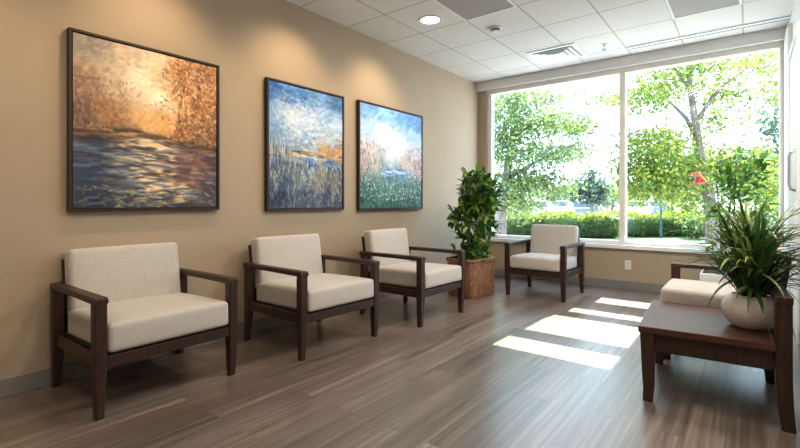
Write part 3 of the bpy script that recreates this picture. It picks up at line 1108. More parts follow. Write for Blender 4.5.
def paint_lake(Hh, Ww):
    r = np.random.default_rng(21)
    ctrl = [(0.05, 0.05, (66, 108, 166)), (0.35, 0.05, (84, 128, 182)), (0.7, 0.04, (96, 134, 180)), (0.95, 0.08, (80, 116, 160)), (0.1, 0.28, (120, 154, 190)), (0.3, 0.24, (196, 206, 216)), (0.5, 0.28, (176, 194, 212)), (0.75, 0.2, (140, 168, 200)), (0.9, 0.3, (176, 192, 210)), (0.15, 0.45, (150, 172, 194)), (0.5, 0.45, (138, 168, 200)), (0.85, 0.44, (170, 184, 196)),
            (0.08, 0.54, (66, 84, 104)), (0.3, 0.55, (150, 158, 160)), (0.55, 0.55, (186, 184, 176)), (0.75, 0.53, (196, 158, 108)), (0.92, 0.53, (170, 140, 104)), (0.15, 0.62, (70, 92, 124)), (0.5, 0.615, (86, 124, 176)), (0.8, 0.61, (64, 96, 148)), (0.95, 0.63, (80, 96, 120)),
            (0.12, 0.75, (70, 88, 106)), (0.4, 0.72, (126, 134, 134)), (0.65, 0.72, (146, 140, 122)), (0.9, 0.76, (110, 104, 96)), (0.1, 0.92, (36, 52, 76)), (0.45, 0.9, (62, 76, 94)), (0.8, 0.92, (50, 62, 84))]
    img = lerp_field(ctrl, Hh, Ww, 0.04, seed=6)
    base = img.copy()
    for i in range(2800):
        u, v = r.uniform(0, 1, 2)
        c = base[min(Hh - 1, int(v * Hh)), min(Ww - 1, int(u * Ww))] + r.normal() * 0.055 + r.normal(size=3) * 0.015
        a = r.uniform(-0.9, 0.3) if v < 0.53 else (r.normal() * 0.1 if v < 0.65 else r.normal(PI / 2, 0.35))
        stroke(img, u, v, r.uniform(7, 18), r.uniform(2.5, 5), a, c, 0.75)
    for i in range(800):
        u, v = r.normal(0.42, 0.24), r.normal(0.28, 0.09)
        stroke(img, u, v, r.uniform(3, 8), r.uniform(1.6, 3.4), r.uniform(-1, 0.5), pick(r, [(222, 226, 230), (200, 212, 222), (230, 230, 228), (150, 178, 208)]), 0.4 * math.exp(-((u - 0.45) / 0.4) ** 2))
    for i in range(120):
        u = r.uniform(0, 1)
        stroke(img, u, 0.545 + r.normal() * 0.012, r.uniform(8, 22), r.uniform(2, 3.5), r.normal() * 0.05, pick(r, [(206, 170, 116), (60, 76, 96), (222, 210, 190), (120, 116, 100), (172, 130, 84)]), 0.65)
    for i in range(90):
        u = r.uniform(0.62, 1)
        stroke(img, u, 0.51 + r.normal() * 0.02, r.uniform(4, 9), r.uniform(3, 5), r.uniform(-1, 1), pick(r, [(206, 166, 110), (180, 138, 90), (150, 128, 96)]), 0.6)
    for i in range(620):
        u, v = r.uniform(0, 1), r.uniform(0.62, 1)
        stroke(img, u, v, r.uniform(3, 11), r.uniform(1.0, 1.9), PI / 2 + r.normal() * 0.45, pick(r, [(196, 184, 150), (104, 120, 128), (40, 56, 80), (54, 70, 92), (222, 216, 196), (150, 140, 112), (92, 92, 84)]), 0.7 * (1 - 0.55 * (v - 0.62) / 0.38))
    for i in range(70):
        u = abs(r.normal(0.1, 0.12))
        stroke(img, u, r.uniform(0.46, 0.62), r.uniform(8, 20), r.uniform(0.9, 1.3), PI / 2 + r.normal() * 0.1, pick(r, [(70, 84, 96), (206, 206, 204), (110, 120, 128)]), 0.6)
    return img


def paint_meadow(Hh, Ww):
    r = np.random.default_rng(31)
    ctrl = [(0.05, 0.05, (120, 162, 204)), (0.35, 0.06, (136, 178, 214)), (0.7, 0.06, (112, 158, 202)), (0.95, 0.08, (104, 148, 194)), (0.1, 0.25, (176, 204, 224)), (0.4, 0.28, (232, 236, 236)), (0.6, 0.36, (238, 238, 236)), (0.85, 0.25, (164, 192, 218)), (0.12, 0.42, (206, 204, 206)), (0.5, 0.48, (226, 226, 222)), (0.9, 0.42, (190, 190, 200)),
            (0.08, 0.55, (150, 150, 150)), (0.25, 0.58, (150, 160, 150)), (0.48, 0.58, (170, 186, 194)), (0.7, 0.56, (196, 178, 164)), (0.92, 0.55, (150, 134, 136)), (0.45, 0.65, (94, 136, 178)), (0.62, 0.66, (110, 150, 182)), (0.15, 0.68, (110, 134, 124)), (0.85, 0.68, (126, 130, 126)),
            (0.1, 0.82, (62, 104, 94)), (0.4, 0.78, (100, 142, 132)), (0.7, 0.8, (92, 128, 118)), (0.95, 0.84, (70, 92, 92)), (0.15, 0.95, (38, 78, 74)), (0.5, 0.94, (48, 92, 82)), (0.85, 0.95, (44, 72, 76))]
    img = lerp_field(ctrl, Hh, Ww, 0.04, seed=8)
    base = img.copy()
    for i in range(2800):
        u, v = r.uniform(0, 1, 2)
        c = base[min(Hh - 1, int(v * Hh)), min(Ww - 1, int(u * Ww))] + r.normal() * 0.045 + r.normal(size=3) * 0.015
        a = r.uniform(-1.1, 0.2) if v < 0.5 else r.normal(PI / 2, 0.4)
        stroke(img, u, v, r.uniform(6, 16), r.uniform(2.5, 5), a, c, 0.75)
    for i in range(420):
        s = r.uniform() < 0.55
        u = abs(r.normal(0, 0.16)) if s else 1 - abs(r.normal(0, 0.17))
        v = r.uniform(0.36, 0.68)
        stroke(img, u, v, r.uniform(3, 10), r.uniform(1.0, 1.9), PI / 2 + r.normal() * 0.5, pick(r, [(190, 150, 138), (150, 120, 120), (214, 184, 170), (120, 110, 110), (226, 214, 206)]), 0.6)
    for i in range(60):
        stroke(img, r.normal(0.52, 0.12), r.normal(0.645, 0.015), r.uniform(10, 24), r.uniform(2, 3.5), r.normal() * 0.05, pick(r, [(84, 124, 170), (130, 170, 204), (206, 216, 222)]), 0.65)
    for i in range(620):
        u, v = r.uniform(0, 1), r.uniform(0.66, 1)
        stroke(img, u, v, r.uniform(3, 11), r.uniform(1.0, 1.9), PI / 2 + r.normal() * 0.45, pick(r, [(46, 96, 84), (80, 130, 108), (36, 74, 72), (130, 164, 150), (90, 120, 100)]), 0.6)
    for i in range(230):
        u, v = r.uniform(0, 1), r.uniform(0.58, 0.92)
        stroke(img, u, v, r.uniform(1.5, 3), r.uniform(1.2, 2.2), 0, pick(r, [(232, 230, 224), (206, 216, 214), (222, 196, 186)]), 0.75)
    return img


def painting(name, label, y0, y1, z0, z1, painter, cell=0.0055):
    root = empty(name, (0.0, (y0 + y1) / 2, (z0 + z1) / 2), 0, label, 'painting')
    hw, hh = (y1 - y0) / 2, (z1 - z0) / 2
    ft_, dp = 0.017, 0.045
    bm = new_bm()
    add_box(bm, 0.002, dp, -hw, hw, hh - ft_, hh, 0.002)
    add_box(bm, 0.002, dp, -hw, hw, -hh, -hh + ft_, 0.002)
    add_box(bm, 0.002, dp, -hw, -hw + ft_, -hh + ft_, hh - ft_, 0.002)
    add_box(bm, 0.002, dp, hw - ft_, hw, -hh + ft_, hh - ft_, 0.002)
    obj('picture_frame', bm, M['picture_wood'], root)
    bm = new_bm()
    add_box(bm, 0.002, 0.028, -hw + ft_, hw - ft_, -hh + ft_, hh - ft_)
    obj('backing', bm, M['black'], root)
    cw, ch = hw - ft_ - 0.006, hh - ft_ - 0.006
    nx, nz = int(2 * cw / cell), int(2 * ch / cell)
    img = np.clip(painter(nz, nx), 0, 1)
    img = np.where(img <= 0.04045, img / 12.92, ((img + 0.055) / 1.055) ** 2.4) * 1.22
    ys = np.linspace(-cw, cw, nx)
    zs = np.linspace(ch, -ch, nz)
    verts = np.zeros((nz * nx, 3))
    lum = img.mean(axis=2)
    verts[:, 0] = 0.036 + (lum * 0.004).ravel()
    verts[:, 1] = np.tile(ys, nz)
    verts[:, 2] = np.repeat(zs, nx)
    faces = [(r * nx + c, (r + 1) * nx + c, (r + 1) * nx + c + 1, r * nx + c + 1) for r in range(nz - 1) for c in range(nx - 1)]
    me = np_mesh('canvas', verts, faces, img.reshape(-1, 3))
    link('canvas', me, M['canvas'], root, True)
    return root


painting('painting', 'large framed painting of a golden autumn river with orange trees', 0.895, 1.87, 1.03, 2.148, paint_autumn)
painting('painting', 'framed painting of a blue cloudy sky over a lake with dark reeds', 2.305, 3.225, 1.012, 2.158, paint_lake, 0.0065)
painting('painting', 'framed painting of a pale sky above a green flowering meadow and pond', 3.445, 4.61, 1.0, 2.17, paint_meadow, 0.0072)

# ------------------------------------------------------------------ ceiling fittings and wall plates
dl = empty('downlight', (0.78, 3.69, ZC), 0, 'round lit recessed downlight in the ceiling near the paintings wall', 'light')
bm = new_bm(); add_lathe(bm, [(0.092, -0.002), (0.118, -0.010), (0.122, -0.003), (0.122, 0.0)], 40); obj('trim_ring', bm, M['white_metal'], dl, True)
bm = new_bm(); add_lathe(bm, [(0, -0.004), (0.09, -0.003), (0.095, 0.0)], 40); obj('lens', bm, M['lens'], dl, True)

sd = empty('smoke_detector', (1.20, 4.27, ZC), 0, 'small round smoke detector on the ceiling tile beside the grey return panel', 'smoke detector')
bm = new_bm(); add_lathe(bm, [(0.062, 0), (0.064, -0.012), (0.056, -0.018), (0, -0.018)], 28); obj('base', bm, M['white'], sd, True)
bm = new_bm(); add_lathe(bm, [(0.046, -0.018), (0.046, -0.030), (0.036, -0.034)], 28); obj('sensor_slot', bm, M['grey'], sd, True)
bm = new_bm(); add_lathe(bm, [(0.044, -0.034), (0.040, -0.044), (0, -0.048)], 28); obj('cap', bm, M['white'], sd, True)

sp = empty('sprinkler_head', (1.97, 5.48, ZC), 0, 'small metal pendant fire sprinkler on the ceiling beside the air diffuser', 'sprinkler')
bm = new_bm(); add_lathe(bm, [(0.036, 0), (0.034, -0.006), (0.014, -0.010), (0.014, -0.020)], 24); obj('escutcheon', bm, M['white_metal'], sp, True)
bm = new_bm()
add_tube(bm, [(0, 0, -0.018), (0, 0, -0.030)], 0.010, 10)
for s in (-1, 1):
    add_tube(bm, [(s * 0.010, 0, -0.028), (s * 0.016, 0, -0.045), (s * 0.004, 0, -0.064)], 0.0035, 6)
obj('sprinkler_body', bm, M['chrome'], sp)
bm = new_bm(); add_lathe(bm, [(0, -0.062), (0.022, -0.064), (0.022, -0.068), (0, -0.068)], 20); obj('deflector', bm, M['grey'], sp)

vent = empty('air_diffuser', (1.43, 5.50, ZC), 0, 'square white louvred air diffuser in the ceiling before the window', 'vent')


def ring_box(bm, h, w, z0, z1, zs=0.0):
    """square ring, outer half-size h, width w; its inner edge rises by zs"""
    o = [(-h, -h), (h, -h), (h, h), (-h, h)]
    i = [(x * (h - w) / h, y * (h - w) / h) for x, y in o]
    V = {}
    for k in range(4):
        V['a', k] = bm.verts.new((*o[k], z0)); V['b', k] = bm.verts.new((*i[k], z0 + zs))
        V['c', k] = bm.verts.new((*o[k], z1)); V['d', k] = bm.verts.new((*i[k], z1 + zs))
    for k in range(4):
        j = (k + 1) % 4
        bm.faces.new((V['a', k], V['a', j], V['b', j], V['b', k]))
        bm.faces.new((V['c', j], V['c', k], V['d', k], V['d', j]))
        bm.faces.new((V['a', j], V['a', k], V['c', k], V['c', j]))
        bm.faces.new((V['b', k], V['b', j], V['d', j], V['d', k]))


bm = new_bm(); ring_box(bm, 0.285, 0.045, -0.012, 0.0); obj('vent_frame', bm, M['white_metal'], vent)
bm = new_bm(); add_box(bm, -0.24, 0.24, -0.24, 0.24, -0.003, 0); obj('backing', bm, M['vent_grey'], vent)
bm = new_bm()
for h in (0.225, 0.165, 0.105):
    ring_box(bm, h, 0.056, -0.022, -0.019, 0.014)
obj('louver', bm, M['white_metal'], vent)
bm = new_bm(); add_box(bm, -0.055, 0.055, -0.055, 0.055, -0.018, -0.014, 0.001); obj('center_plate', bm, M['white_metal'], vent)


def grey_panel(label, x0, x1, y0, y1):
    r_ = empty('return_panel', ((x0 + x1) / 2, (y0 + y1) / 2, ZC), 0, label, 'ceiling panel')
    hx_, hy_ = (x1 - x0) / 2, (y1 - y0) / 2
    bm = new_bm()
    w = 0.022
    for b in ((-hx_, hx_, -hy_, -hy_ + w), (-hx_, hx_, hy_ - w, hy_), (-hx_, -hx_ + w, -hy_ + w, hy_ - w), (hx_ - w, hx_, -hy_ + w, hy_ - w)):
        add_box(bm, *b, -0.008, 0, 0.001)
    obj('panel_frame', bm, M['white_metal'], r_)
    bm = new_bm(); add_box(bm, -hx_ + w, hx_ - w, -hy_ + w, hy_ - w, -0.004, 0); obj('grille', bm, M['vent_grey'], r_)


gx = lambda k: TX0 + TSX * k
gy = lambda k: TY0 + TSY * k
grey_panel('grey perforated ceiling panel beside the smoke detector and downlight', gx(-2), gx(-1), gy(-2), gy(-1))
grey_panel('grey perforated ceiling panel high above the side table, near the window', gx(1), gx(2), gy(0), gy(1))

sl = empty('slot_diffuser', (2.86, 5.79, ZC), 0, 'long white linear slot diffuser in the ceiling along the window head', 'vent')
bm = new_bm(); add_box(bm, -0.70, 0.74, -0.065, 0.065, -0.005, 0, 0.001); obj('slot_frame', bm, M['white_metal'], sl)
for yy in (-0.05, 0.035):
    bm = new_bm(); add_box(bm, -0.70, 0.74, yy, yy + 0.014, -0.007, -0.004); obj('slot', bm, M['dark'], sl)

ol = empty('wall_outlet', (2.09, YB, 0.305), 0, 'white duplex power outlet on the tan wall under the window', 'outlet')
bm = new_bm(); add_box(bm, -0.036, 0.036, -0.007, 0, -0.058, 0.058, 0.003); obj('cover_plate', bm, M['white'], ol)
for zz in (-0.022, 0.022):
    bm = new_bm(); add_box(bm, -0.017, 0.017, -0.010, -0.005, zz - 0.014, zz + 0.014, 0.003); s_ = obj('socket', bm, M['white'], ol)
    bm = new_bm(); add_box(bm, -0.008, -0.005, -0.0108, -0.009, zz - 0.006, zz + 0.006); add_box(bm, 0.005, 0.008, -0.0108, -0.009, zz - 0.006, zz + 0.006); obj('socket_slot', bm, M['dark'], s_)

# ------------------------------------------------------------------ outdoors
GZ = -0.18
YO = YB + WALL_T


def slab(name, x0, x1, y0, y1, z0, z1, m):
    bm = new_bm()
    add_box(bm, x0, x1, y0, y1, z0, z1)
    return struct(name, bm, m)


slab('ground', -160, 120, YO, 260, GZ - 0.3, GZ - 0.06, M['asphalt'])
slab('lawn', -60, 30, YO, 23.0, GZ - 0.06, GZ - 0.02, M['lawn'])
slab('path', -30, 20, YO, 14.6, GZ - 0.02, GZ, M['concrete'])

# added unseen canopy with slots cut to throw the sun stripes on the floor
TE = 0.839
K = 0.14
ZCAN = 3.95


def up(x, y):
    return x + K * ZCAN / TE, y + ZCAN / TE


bm = new_bm()
patches = [(3.13, 3.46), (3.68, 4.36), (4.55, 4.77), (5.14, 5.50)]
starts = [1.735, 1.77, 1.855, 1.955]
hx0, hx1 = up(1.735, 0)[0], up(2.57, 0)[0]
ca, cb_ = 0.35, 4.65
YC = 7.45
ys = []
for a, b in patches:
    ys += [up(0, a)[1], up(0, b)[1]]
add_box(bm, ca, ca + 0.2, YO, YC, ZCAN, ZCAN + 0.03)
add_box(bm, cb_ - 0.2, cb_, YO, YC, ZCAN, ZCAN + 0.03)
add_box(bm, ca, hx0, YC, 10.9, ZCAN, ZCAN + 0.03)
add_box(bm, hx1, cb_, YC, 10.9, ZCAN, ZCAN + 0.03)
edges = [YC] + ys + [10.9]
for k in range(0, len(edges), 2):
    add_box(bm, hx0, hx1, edges[k], edges[k + 1], ZCAN, ZCAN + 0.03)
for (a, b), x0_ in zip(patches[1:], starts[1:]):
    add_box(bm, hx0, up(x0_, 0)[0], up(0, a)[1], up(0, b)[1], ZCAN, ZCAN + 0.03)
struct('unseen_sun_mask', bm, M['sun_mask'])
bm = new_bm()
add_box(bm, -2.0, 6.0, YO - 0.14, YO, ZC + 0.12, 4.6)
struct('wall_facade', bm, M['wall_white'])


def sun_clear(p):
    """leaves stay below the light that enters through the slots of the added sun mask"""
    return p[2] < (p[1] - 5.75) * TE or p[0] < 0.9 or p[0] > 4.6


def branch_tree(root, trunk_pts, trunk_r, limbs, tips, n_leaf, Lr, pal, seed, clump=0.5, bark='bark'):
    """trunk and limbs in world space (moved to the root); leaves in clumps round the tips"""
    r = np.random.default_rng(seed)
    o = np.array(root.location)
    bm = new_bm()
    add_tube(bm, [Vector(p) - root.location for p in trunk_pts], trunk_r, 10)
    obj('trunk', bm, M[bark], root, True)
    bm = new_bm()
    for pts, rad in limbs:
        add_tube(bm, [Vector(p) - root.location for p in pts], rad, 6)
    if limbs:
        obj('branches', bm, M[bark], root, True)
    else:
        bm.free()
    lv = Leaves()
    tips = [(np.array(t[0]), np.array(t[1]), t[2]) for t in tips]
    w = np.array([t[2] for t in tips])
    w = w / w.sum()
    n = 0
    while n < n_leaf:
        c, rad, _ = tips[r.choice(len(tips), p=w)]
        u = r.normal(size=3)
        u /= np.linalg.norm(u)
        cc = c + u * rad * r.uniform(0, 1) ** 0.45
        # a twig spray
        m_ = r.integers(6, 15)
        hue = r.uniform(0, 1)
        for j in range(m_):
            p = cc + r.normal(size=3) * clump * np.array([0.5, 0.5, 0.28])
            if not sun_clear(p) or p[2] < GZ + 0.05:
                continue
            k = np.clip(hue + r.normal() * 0.25, 0, 1)
            col = pal[0] * (1 - k) + pal[1] * k
            d = r.normal(size=3) + np.array([0, 0, -0.4])
            L = r.uniform(*Lr)
            lv.diamond(p - o, d, r.normal(size=3) * 0.7 + np.array([0, 0, 1]), L, L * 0.62, col)
            n += 1
    lv.build('crown', M['leaf_out'], root)


G_Y = [np.array([0.09, 0.165, 0.055]), np.array([0.30, 0.335, 0.085])]
G_B = [np.array([0.10, 0.175, 0.11]), np.array([0.26, 0.32, 0.13])]
G_D = [np.array([0.085, 0.125, 0.115]), np.array([0.15, 0.195, 0.155])]
G_H = [np.array([0.25, 0.31, 0.27]), np.array([0.33, 0.38, 0.30])]  # far-tree leaves: aerial haze put into the colour as pale bluish tints


def ground_at(px, depth):
    p = at(px, 202, depth)
    return Vector((p.x, p.y, GZ))


# --- the large tree filling the right pane
D1 = 11.0
b1 = ground_at(713, D1)
t1 = empty('shade_tree', b1, 0, 'large bright green tree with a dark forked trunk outside the wider pane', 'tree')
P = lambda x, y, d=0.0: at(x, y, D1 + d)
trunk = [b1, P(712, 215), P(706, 180), P(699, 150), P(696, 125), P(691, 95), P(688, 60), P(684, 20)]
limbs = [([P(698, 140), P(686, 118, 0.2), P(672, 104, 0.4), P(655, 92, 0.6)], [0.07, 0.055, 0.035, 0.015]),
         ([P(696, 122), P(712, 98, -0.2), P(728, 82, -0.3), P(750, 66, -0.5)], [0.06, 0.05, 0.03, 0.015]),
         ([P(706, 185), P(686, 165, -0.3), P(668, 150, -0.4), P(648, 142, -0.6)], [0.06, 0.045, 0.03, 0.012]),
         ([P(704, 172), P(722, 160, 0.3), P(745, 150, 0.5), P(770, 148, 0.7)], [0.05, 0.04, 0.025, 0.012]),
         ([P(690, 90), P(676, 70, -0.3), P(662, 52, -0.5)], [0.045, 0.03, 0.012]),
         ([P(689, 75), P(702, 55, 0.3), P(718, 38, 0.5)], [0.04, 0.03, 0.012])]
tips = []
for (x, y, rx, rz, w) in ((660, 88, 0.75, 0.45, 1.5), (645, 100, 0.6, 0.35, 0.8), (690, 65, 0.8, 0.45, 1.5), (735, 60, 0.9, 0.4, 1.5), (770, 90, 0.7, 0.3, 0.8), (720, 92, 0.6, 0.35, 1.0), (715, 120, 0.7, 0.3, 0.7),
                          (650, 165, 0.8, 0.55, 3.6), (680, 175, 0.85, 0.6, 4.0), (640, 190, 0.5, 0.35, 1.4), (715, 165, 0.7, 0.5, 2.4), (745, 165, 0.8, 0.5, 2.6), (770, 190, 0.7, 0.5, 1.8), (665, 140, 0.7, 0.35, 1.4), (690, 205, 0.6, 0.3, 1.0), (640, 140, 0.5, 0.3, 0.8),
                          (610, 100, 0.5, 0.18, 0.35), (592, 98, 0.3, 0.12, 0.12), (780, 60, 0.6, 0.35, 0.6), (650, 55, 0.9, 0.4, 1.0), (700, 25, 1.0, 0.5, 0.8)):
    for k in range(2):
        tips.append((P(x, y, rng.uniform(-1.0, 1.2)), (rx, rx, rz), w))
branch_tree(t1, trunk, [0.17, 0.15, 0.125, 0.11, 0.09, 0.07, 0.05, 0.03], limbs, tips, 20000, (0.07, 0.13), G_Y, 41, 0.40)

# --- the tree filling the left part of the left pane
D2 = 12.0
b2 = ground_at(500, D2)
t2 = empty('shade_tree', b2, 0, 'soft green spreading tree outside the narrower pane, behind the basket plant', 'tree')
P = lambda x, y, d=0.0: at(x, y, D2 + d)
trunk = [b2, P(501, 215), P(506, 180), P(512, 140), P(516, 110), P(518, 80)]
limbs = [([P(506, 180), P(530, 165, -0.2), P(560, 150, -0.4), P(585, 140, -0.5)], [0.06, 0.045, 0.03, 0.012]),
         ([P(512, 140), P(535, 120, 0.2), P(565, 112, 0.3), P(592, 118, 0.4)], [0.055, 0.04, 0.025, 0.01]),
         ([P(510, 150), P(495, 130, 0.2), P(480, 115, 0.4)], [0.05, 0.03, 0.012])]
tips = []
for (x, y, rx, rz, w) in ((500, 115, 0.7, 0.5, 1.6), (530, 120, 0.8, 0.45, 1.7), (560, 125, 0.7, 0.35, 1.2), (585, 128, 0.45, 0.2, 0.45), (510, 150, 0.8, 0.5, 1.7), (545, 155, 0.7, 0.35, 1.4), (575, 152, 0.5, 0.2, 0.5), (505, 185, 0.7, 0.5, 1.4), (535, 180, 0.7, 0.35, 1.3),
                          (520, 205, 0.7, 0.35, 1.1), (560, 188, 0.45, 0.2, 0.5), (515, 95, 0.6, 0.3, 1.0), (470, 140, 0.8, 0.8, 1.2), (545, 98, 0.5, 0.2, 0.5)):
    for k in range(2):
        tips.append((P(x, y, rng.uniform(-1.0, 1.2)), (rx, rx, rz), w))
branch_tree(t2, trunk, [0.17, 0.14, 0.12, 0.09, 0.06, 0.03], limbs, tips, 14000, (0.07, 0.13), G_B, 42, 0.42)

# --- round parking-lot tree
D3 = 32.0
b3 = ground_at(592, D3)
t3 = empty('parking_lot_tree', b3, 0, 'small round tree standing in the parking lot behind the hedge', 'tree')
P = lambda x, y, d=0.0: at(x, y, D3 + d)
branch_tree(t3, [b3, P(592, 208), P(591, 195), P(590, 180)], [0.16, 0.14, 0.11, 0.06], [([P(591, 198), P(580, 188), P(574, 182)], [0.07, 0.05, 0.02]), ([P(591, 195), P(602, 186), P(608, 182)], [0.07, 0.05, 0.02])],
            [(P(588, 185), (1.5, 1.5, 1.0), 2), (P(578, 192), (0.9, 0.9, 0.7), 1.2), (P(600, 190), (0.9, 0.9, 0.8), 1.2), (P(590, 174), (0.8, 0.8, 0.4), 0.8), (P(597, 200), (0.7, 0.7, 0.4), 0.6)], 1500, (0.22, 0.4), G_D, 43, 0.55)

# --- bluish conifer at the right
D4 = 17.0
b4 = ground_at(782, D4)
t4 = empty('conifer', b4, 0, 'blue-green drooping conifer outside, rising above the tall houseplant', 'tree')
P = lambda x, y, d=0.0: at(x, y, D4 + d)
tips = []
for y in range(95, 222, 8):
    half = 6 + (y - 85) * 0.36
    for k in range(6):
        tips.append((P(785 + rng.uniform(-1, 1) * half, y + rng.uniform(-2, 2), rng.uniform(-1.2, 1.2)), (0.55, 0.55, 0.12), 0.4 + half / 30))
branch_tree(t4, [b4, P(782, 180), P(784, 120), P(785, 85)], [0.2, 0.16, 0.1, 0.03], [], tips, 3600, (0.12, 0.26), G_D, 44, 0.4)

# --- distant trees beyond the parking lot
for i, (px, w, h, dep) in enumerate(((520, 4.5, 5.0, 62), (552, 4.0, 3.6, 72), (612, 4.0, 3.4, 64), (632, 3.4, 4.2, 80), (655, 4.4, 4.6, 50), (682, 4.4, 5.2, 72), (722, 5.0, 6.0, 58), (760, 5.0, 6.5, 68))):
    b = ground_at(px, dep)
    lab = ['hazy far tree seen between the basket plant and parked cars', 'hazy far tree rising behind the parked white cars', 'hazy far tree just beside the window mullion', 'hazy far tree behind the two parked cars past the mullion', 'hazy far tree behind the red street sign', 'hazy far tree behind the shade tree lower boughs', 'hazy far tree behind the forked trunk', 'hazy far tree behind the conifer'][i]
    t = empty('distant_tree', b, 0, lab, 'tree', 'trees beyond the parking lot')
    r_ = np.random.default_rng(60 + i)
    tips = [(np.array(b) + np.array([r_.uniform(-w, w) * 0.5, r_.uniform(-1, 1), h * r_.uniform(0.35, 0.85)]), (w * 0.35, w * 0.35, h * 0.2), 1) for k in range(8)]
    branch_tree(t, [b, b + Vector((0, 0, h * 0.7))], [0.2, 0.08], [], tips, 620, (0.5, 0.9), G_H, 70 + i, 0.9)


def hedge(name, label, px0, px1, dep0, dep1, ztop, n, seed, thick=1.0, pal=None, cat='hedge', leaf=(0.06, 0.12)):
    a, b = ground_at(px0, dep0), ground_at(px1, dep1)
    root = empty(name, (a + b) / 2, math.atan2(b.y - a.y, b.x - a.x), label, cat)
    L = (b - a).length
    H_ = ztop - GZ
    bm = new_bm()
    add_cushion(bm, L / 2 - 0.05, thick / 2 - 0.08, H_ / 2 - 0.04, min(0.2, H_ / 3), Matrix.Translation((0, 0, H_ / 2 - 0.04)))
    obj('hedge_core', bm, M['hedge_core'], root, True)
    r = np.random.default_rng(seed)
    lv = Leaves()
    pal = pal or [np.array([0.09, 0.15, 0.06]), np.array([0.31, 0.35, 0.08])]
    for i in range(n):
        u = r.normal(size=3)
        f = r.uniform()
        x = r.uniform(-L / 2, L / 2)
        lump = 0.06 * math.sin(x * 3.1) + 0.05 * math.sin(x * 7.7 + 1)
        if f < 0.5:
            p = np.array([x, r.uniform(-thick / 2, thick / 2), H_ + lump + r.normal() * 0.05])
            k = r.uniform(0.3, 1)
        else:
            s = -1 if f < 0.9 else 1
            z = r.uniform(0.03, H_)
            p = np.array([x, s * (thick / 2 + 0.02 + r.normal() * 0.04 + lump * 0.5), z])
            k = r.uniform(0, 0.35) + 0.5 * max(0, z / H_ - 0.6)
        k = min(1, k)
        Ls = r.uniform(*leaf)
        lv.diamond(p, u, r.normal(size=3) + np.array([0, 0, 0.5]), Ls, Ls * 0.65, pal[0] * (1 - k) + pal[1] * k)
    lv.build('foliage', M['leaf_out'], root)


M['hedge_core'] = mat('dark_hedge_core', (0.09, 0.14, 0.08), rough=0.95, noise=0.4, nscale=(8, 8, 8))
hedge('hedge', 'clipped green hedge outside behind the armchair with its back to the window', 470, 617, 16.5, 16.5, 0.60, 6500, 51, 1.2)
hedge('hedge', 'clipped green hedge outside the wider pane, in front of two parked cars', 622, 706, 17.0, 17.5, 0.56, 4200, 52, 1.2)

# rounded shrubs at the foot of the big tree
for i, (px, dep, h, w) in enumerate(((722, 13.9, 1.3, 1.3), (757, 12.0, 1.4, 1.3), (699, 15.7, 0.85, 0.8))):
    b = ground_at(px, dep)
    t = empty('round_shrub', b, 0, ['loose grey-green shrub at the foot of the forked tree', 'loose grey-green shrub beyond the tall houseplant', 'low grey-green shrub at the end of the hedge'][i], 'shrub', 'shrubs under the shade tree')
    branch_tree(t, [b, b + Vector((0, 0, h * 0.5))], [0.05, 0.03], [], [(np.array(b) + np.array([0, 0, h * 0.5]), (w * 0.5, w * 0.5, h * 0.42), 1)], 800, (0.1, 0.18), [np.array([0.07, 0.12, 0.075]), np.array([0.19, 0.25, 0.13])], 90 + i, 0.25)

# parked cars
def car(label, px, dep, rz, paint, group='parked cars'):
    b = ground_at(px, dep)
    b.z = GZ - 0.06
    t = empty('parked_car', b, rz, label, 'car', group)
    bm = new_bm()
    W2 = 0.88
    prof = [(-2.15, 0.32), (-2.2, 0.62), (-2.1, 0.86), (-1.05, 0.98), (1.55, 1.0), (2.1, 0.92), (2.2, 0.6), (2.12, 0.32)]
    rr = []
    for s in (-1, -0.92, 0.92, 1):
        q = 0.93 if abs(s) == 1 else 1
        rr.append([bm.verts.new((x, s * W2, 0.32 + (z - 0.32) * q)) for x, z in prof])
    for a, c in zip(rr[:-1], rr[1:]):
        for k in range(len(prof)):
            j = (k + 1) % len(prof)
            bm.faces.new((a[k], a[j], c[j], c[k]))
    bm.faces.new(rr[0]); bm.faces.new(list(reversed(rr[-1])))
    obj('car_body', bm, M[paint], t)
    bm = new_bm()
    add_loft(bm, [(Vector((0.15, 0, 0.97)), Vector((1.5, 0, 0)), Vector((0, 0.82, 0))), (Vector((0.25, 0, 1.38)), Vector((0.98, 0, 0)), Vector((0, 0.66, 0)))], cham=0.08)
    obj('window_glass', bm, M['car_glass'], t)
    bm = new_bm()
    add_loft(bm, [(Vector((0.25, 0, 1.37)), Vector((1.0, 0, 0)), Vector((0, 0.68, 0))), (Vector((0.25, 0, 1.45)), Vector((0.85, 0, 0)), Vector((0, 0.6, 0)))], cham=0.08)
    obj('car_roof', bm, M[paint], t)
    for sx_ in (-1.35, 1.35):
        for sy_ in (-1, 1):
            bm = new_bm()
            add_tube(bm, [(sx_, sy_ * 0.70, 0.32), (sx_, sy_ * 0.90, 0.32)], 0.32, 18)
            obj('wheel', bm, M['tyre'], t)


car('silver parked car seen above the hedge beside the round parking-lot tree', 581, 35, math.radians(118), 'car_silver')
car('white parked car above the hedge, between silver car and shade tree foliage', 561, 43, math.radians(115), 'car_white')
car('white parked car just past the window mullion', 633, 38, math.radians(112), 'car_white')
car('blue-grey parked car beside the red street sign', 657, 44, math.radians(112), 'car_blue')
car('white parked car half hidden by foliage near the basket plant', 538, 38, math.radians(115), 'car_white')

